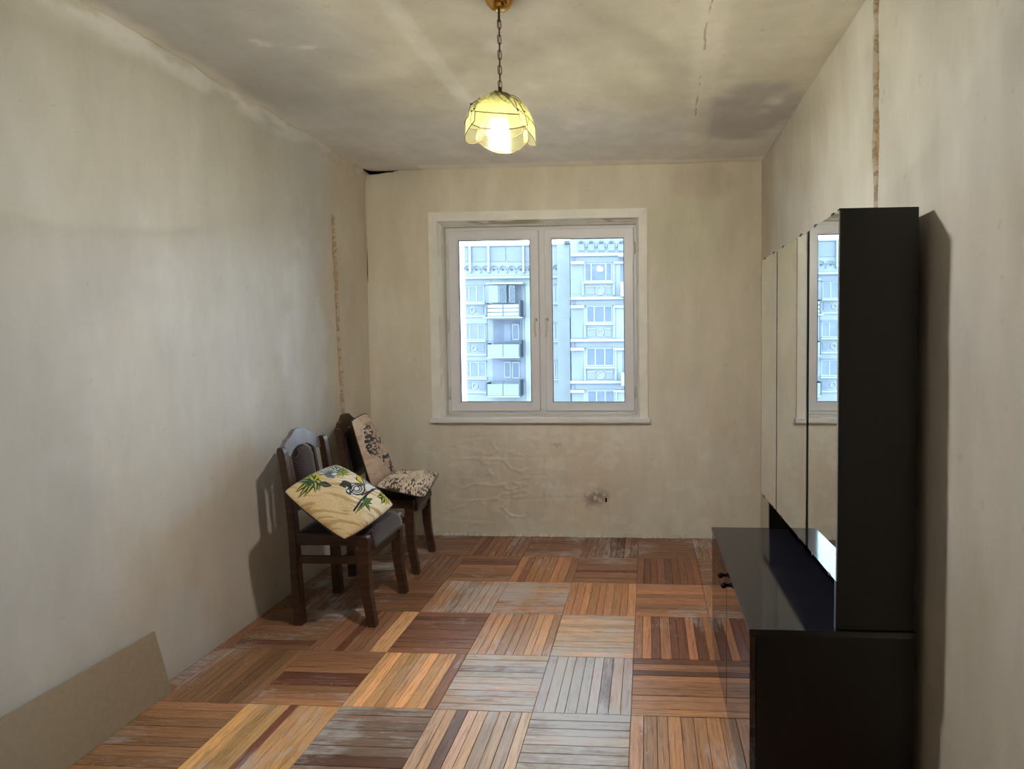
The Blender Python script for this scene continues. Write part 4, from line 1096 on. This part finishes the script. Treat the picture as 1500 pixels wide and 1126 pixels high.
def balcony(T, Y0, Y1, slats):
    a, b, z0, z1 = lb.rect(T, 478, Y0, 866, Y1); m = (a+b)/2
    par = bx('balcony', M['fledge'], lb.o, a-.03, b+.05, YL-1.12, YL, z0-.10, z0)
    if slats:
        for k in range(3): bx('balustrade_board', M['fledge'], par, a, b, YL-1.12, YL-1.08, z0+(z1-z0)*k/3+.03, z0+(z1-z0)*(k+1)/3-.02)
        bx('balustrade_post', M['fmetal'], par, m-.03, m+.03, YL-1.15, YL-1.08, z0, z1)
    else:
        for x0, x1 in ((a, m-.03), (m+.03, b)): bx('balustrade_sheet', M['fbalc'], par, x0, x1, YL-1.12, YL-1.09, z0+.02, z1)
        bx('balustrade_post', M['fmetal'], par, m-.02, m+.02, YL-1.10, YL-1.05, z0, z1+.25)
        bx('hand_rail', M['fmetal'], par, a, b, YL-1.12, YL-1.08, z1+.22, z1+.26)
    bx('side_screen', M['fmetal'], par, b+.04, b+.09, YL-1.1, YL, z0, z1+.30)
    bx('side_screen', M['fmetal'], par, a-.09, a-.04, YL-1.1, YL, z0, z1+.10)
balcony(T1, 880, 1030, True); balcony(T2, 338, 490, False); balcony(T2, 828, 975, False)
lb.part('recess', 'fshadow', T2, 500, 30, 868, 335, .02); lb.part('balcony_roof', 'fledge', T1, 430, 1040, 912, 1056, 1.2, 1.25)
for X in (476, 890): lb.part('balcony_pole', 'fmetal', T2, X-4, 20, X+4, 335, 1.1, .05)
lb.part('balcony_door', 'fpane2', T2, 638, 85, 722, 300, .04); lb.window(T2, 742, 85, 826, 285, (), 'fpane', False)
lb.part('recess', 'facade2', T2, 490, 500, 905, 820, .015); lb.window(T2, 640, 562, 722, 765, (), 'fpane', False); lb.window(T2, 742, 566, 834, 772, (), 'fpane', False)
lb.part('corner_pier', 'fledge', T2, 915, 0, 985, 1100, .15); lb.part('corner_pier', 'fledge', T1, 915, 640, 975, 1038, .15)

rb = Block('pale apartment wing standing forward, filling the right sash, with three-light windows', YR)
a = at(836.5, 470, YR).x; b = a+17; zt = at(880, 338, YR).z
bx('wall', M['facade'], rb.o, a, b, YR, YR+14, ZG, zt)
for X in range(490, 3400, 127):
    rb.hole(T3, X, 105, 18); rb.part('scallop_panel', 'facade2', T3, X-44, 110, X+44, 195, .10)
    rb.ring(T3, X, 104, 40, (-.1, PI+.1), .05, 'frieze_arch', 'facade2'); rb.part('frieze_corbel', 'facade2', T3, X+52, 120, X+72, 150, .16)
for T, Y0 in ((T3, 210), (T3, 765), (T4, 262), (T4, 795)):
    rb.part('ledge', 'fledge', T, 358, Y0, 3400, Y0+34, .22)
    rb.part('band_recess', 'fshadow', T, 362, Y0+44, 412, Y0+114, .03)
    rb.part('band_panel', 'facade2', T, 425, Y0+42, 3400, Y0+112, .05)
    rb.part('ledge', 'fledge', T, 358, Y0+120, 530, Y0+156, .20)
    rb.part('ledge', 'fledge', T, 900, Y0+120, 1130, Y0+150, .18)
    rb.part('wall_panel', 'facade2', T, 372, Y0+168, 515, Y0+540, .03)
for T, X0, Y0, X1, Y1, ml, cx, cy, cr in ((T3, 530, 345, 882, 585, (618, 802), 728, 697, 52), (T3, 556, 890, 884, 1108, (655, 785), 730, 1232, 42), (T4, 556, 385, 906, 618, (670, 790), 735, 732, 48), (T4, 566, 922, 914, 1140, (685, 795), 738, 1260, 45)):
    rb.window(T, X0, Y0, X1, Y1, ml, 'fpane')
    for dx in (760, 1420, 2180): rb.window(T, X0+dx, Y0, X1+dx, Y1, [q+dx for q in ml], 'fpane'); rb.ring(T, cx+dx, cy, cr)
    rb.ring(T, cx, cy, cr)
    for xa, xb in ((X0+10, cx-cr-12), (cx+cr+12, X1-14)):
        rb.part('relief_panel', 'facade2', T, xa, cy-48, xb, cy+50, .05)
        rb.part('relief_bar', 'fledge', T, xa, cy-56, xb, cy-44, .10)
    rb.part('pilaster', 'facade', T, X0-30, Y0+250, X0-4, cy+62, .12); rb.part('pilaster', 'facade', T, X1+8, Y0+10, X1+34, cy+62, .12)
rb.part('side_balcony', 'fledge', T3, 996, 605, 1130, 785, 1.0, 1.0); rb.part('side_balcony', 'fledge', T4, 1004, 690, 1130, 850, 1.0, 1.0)
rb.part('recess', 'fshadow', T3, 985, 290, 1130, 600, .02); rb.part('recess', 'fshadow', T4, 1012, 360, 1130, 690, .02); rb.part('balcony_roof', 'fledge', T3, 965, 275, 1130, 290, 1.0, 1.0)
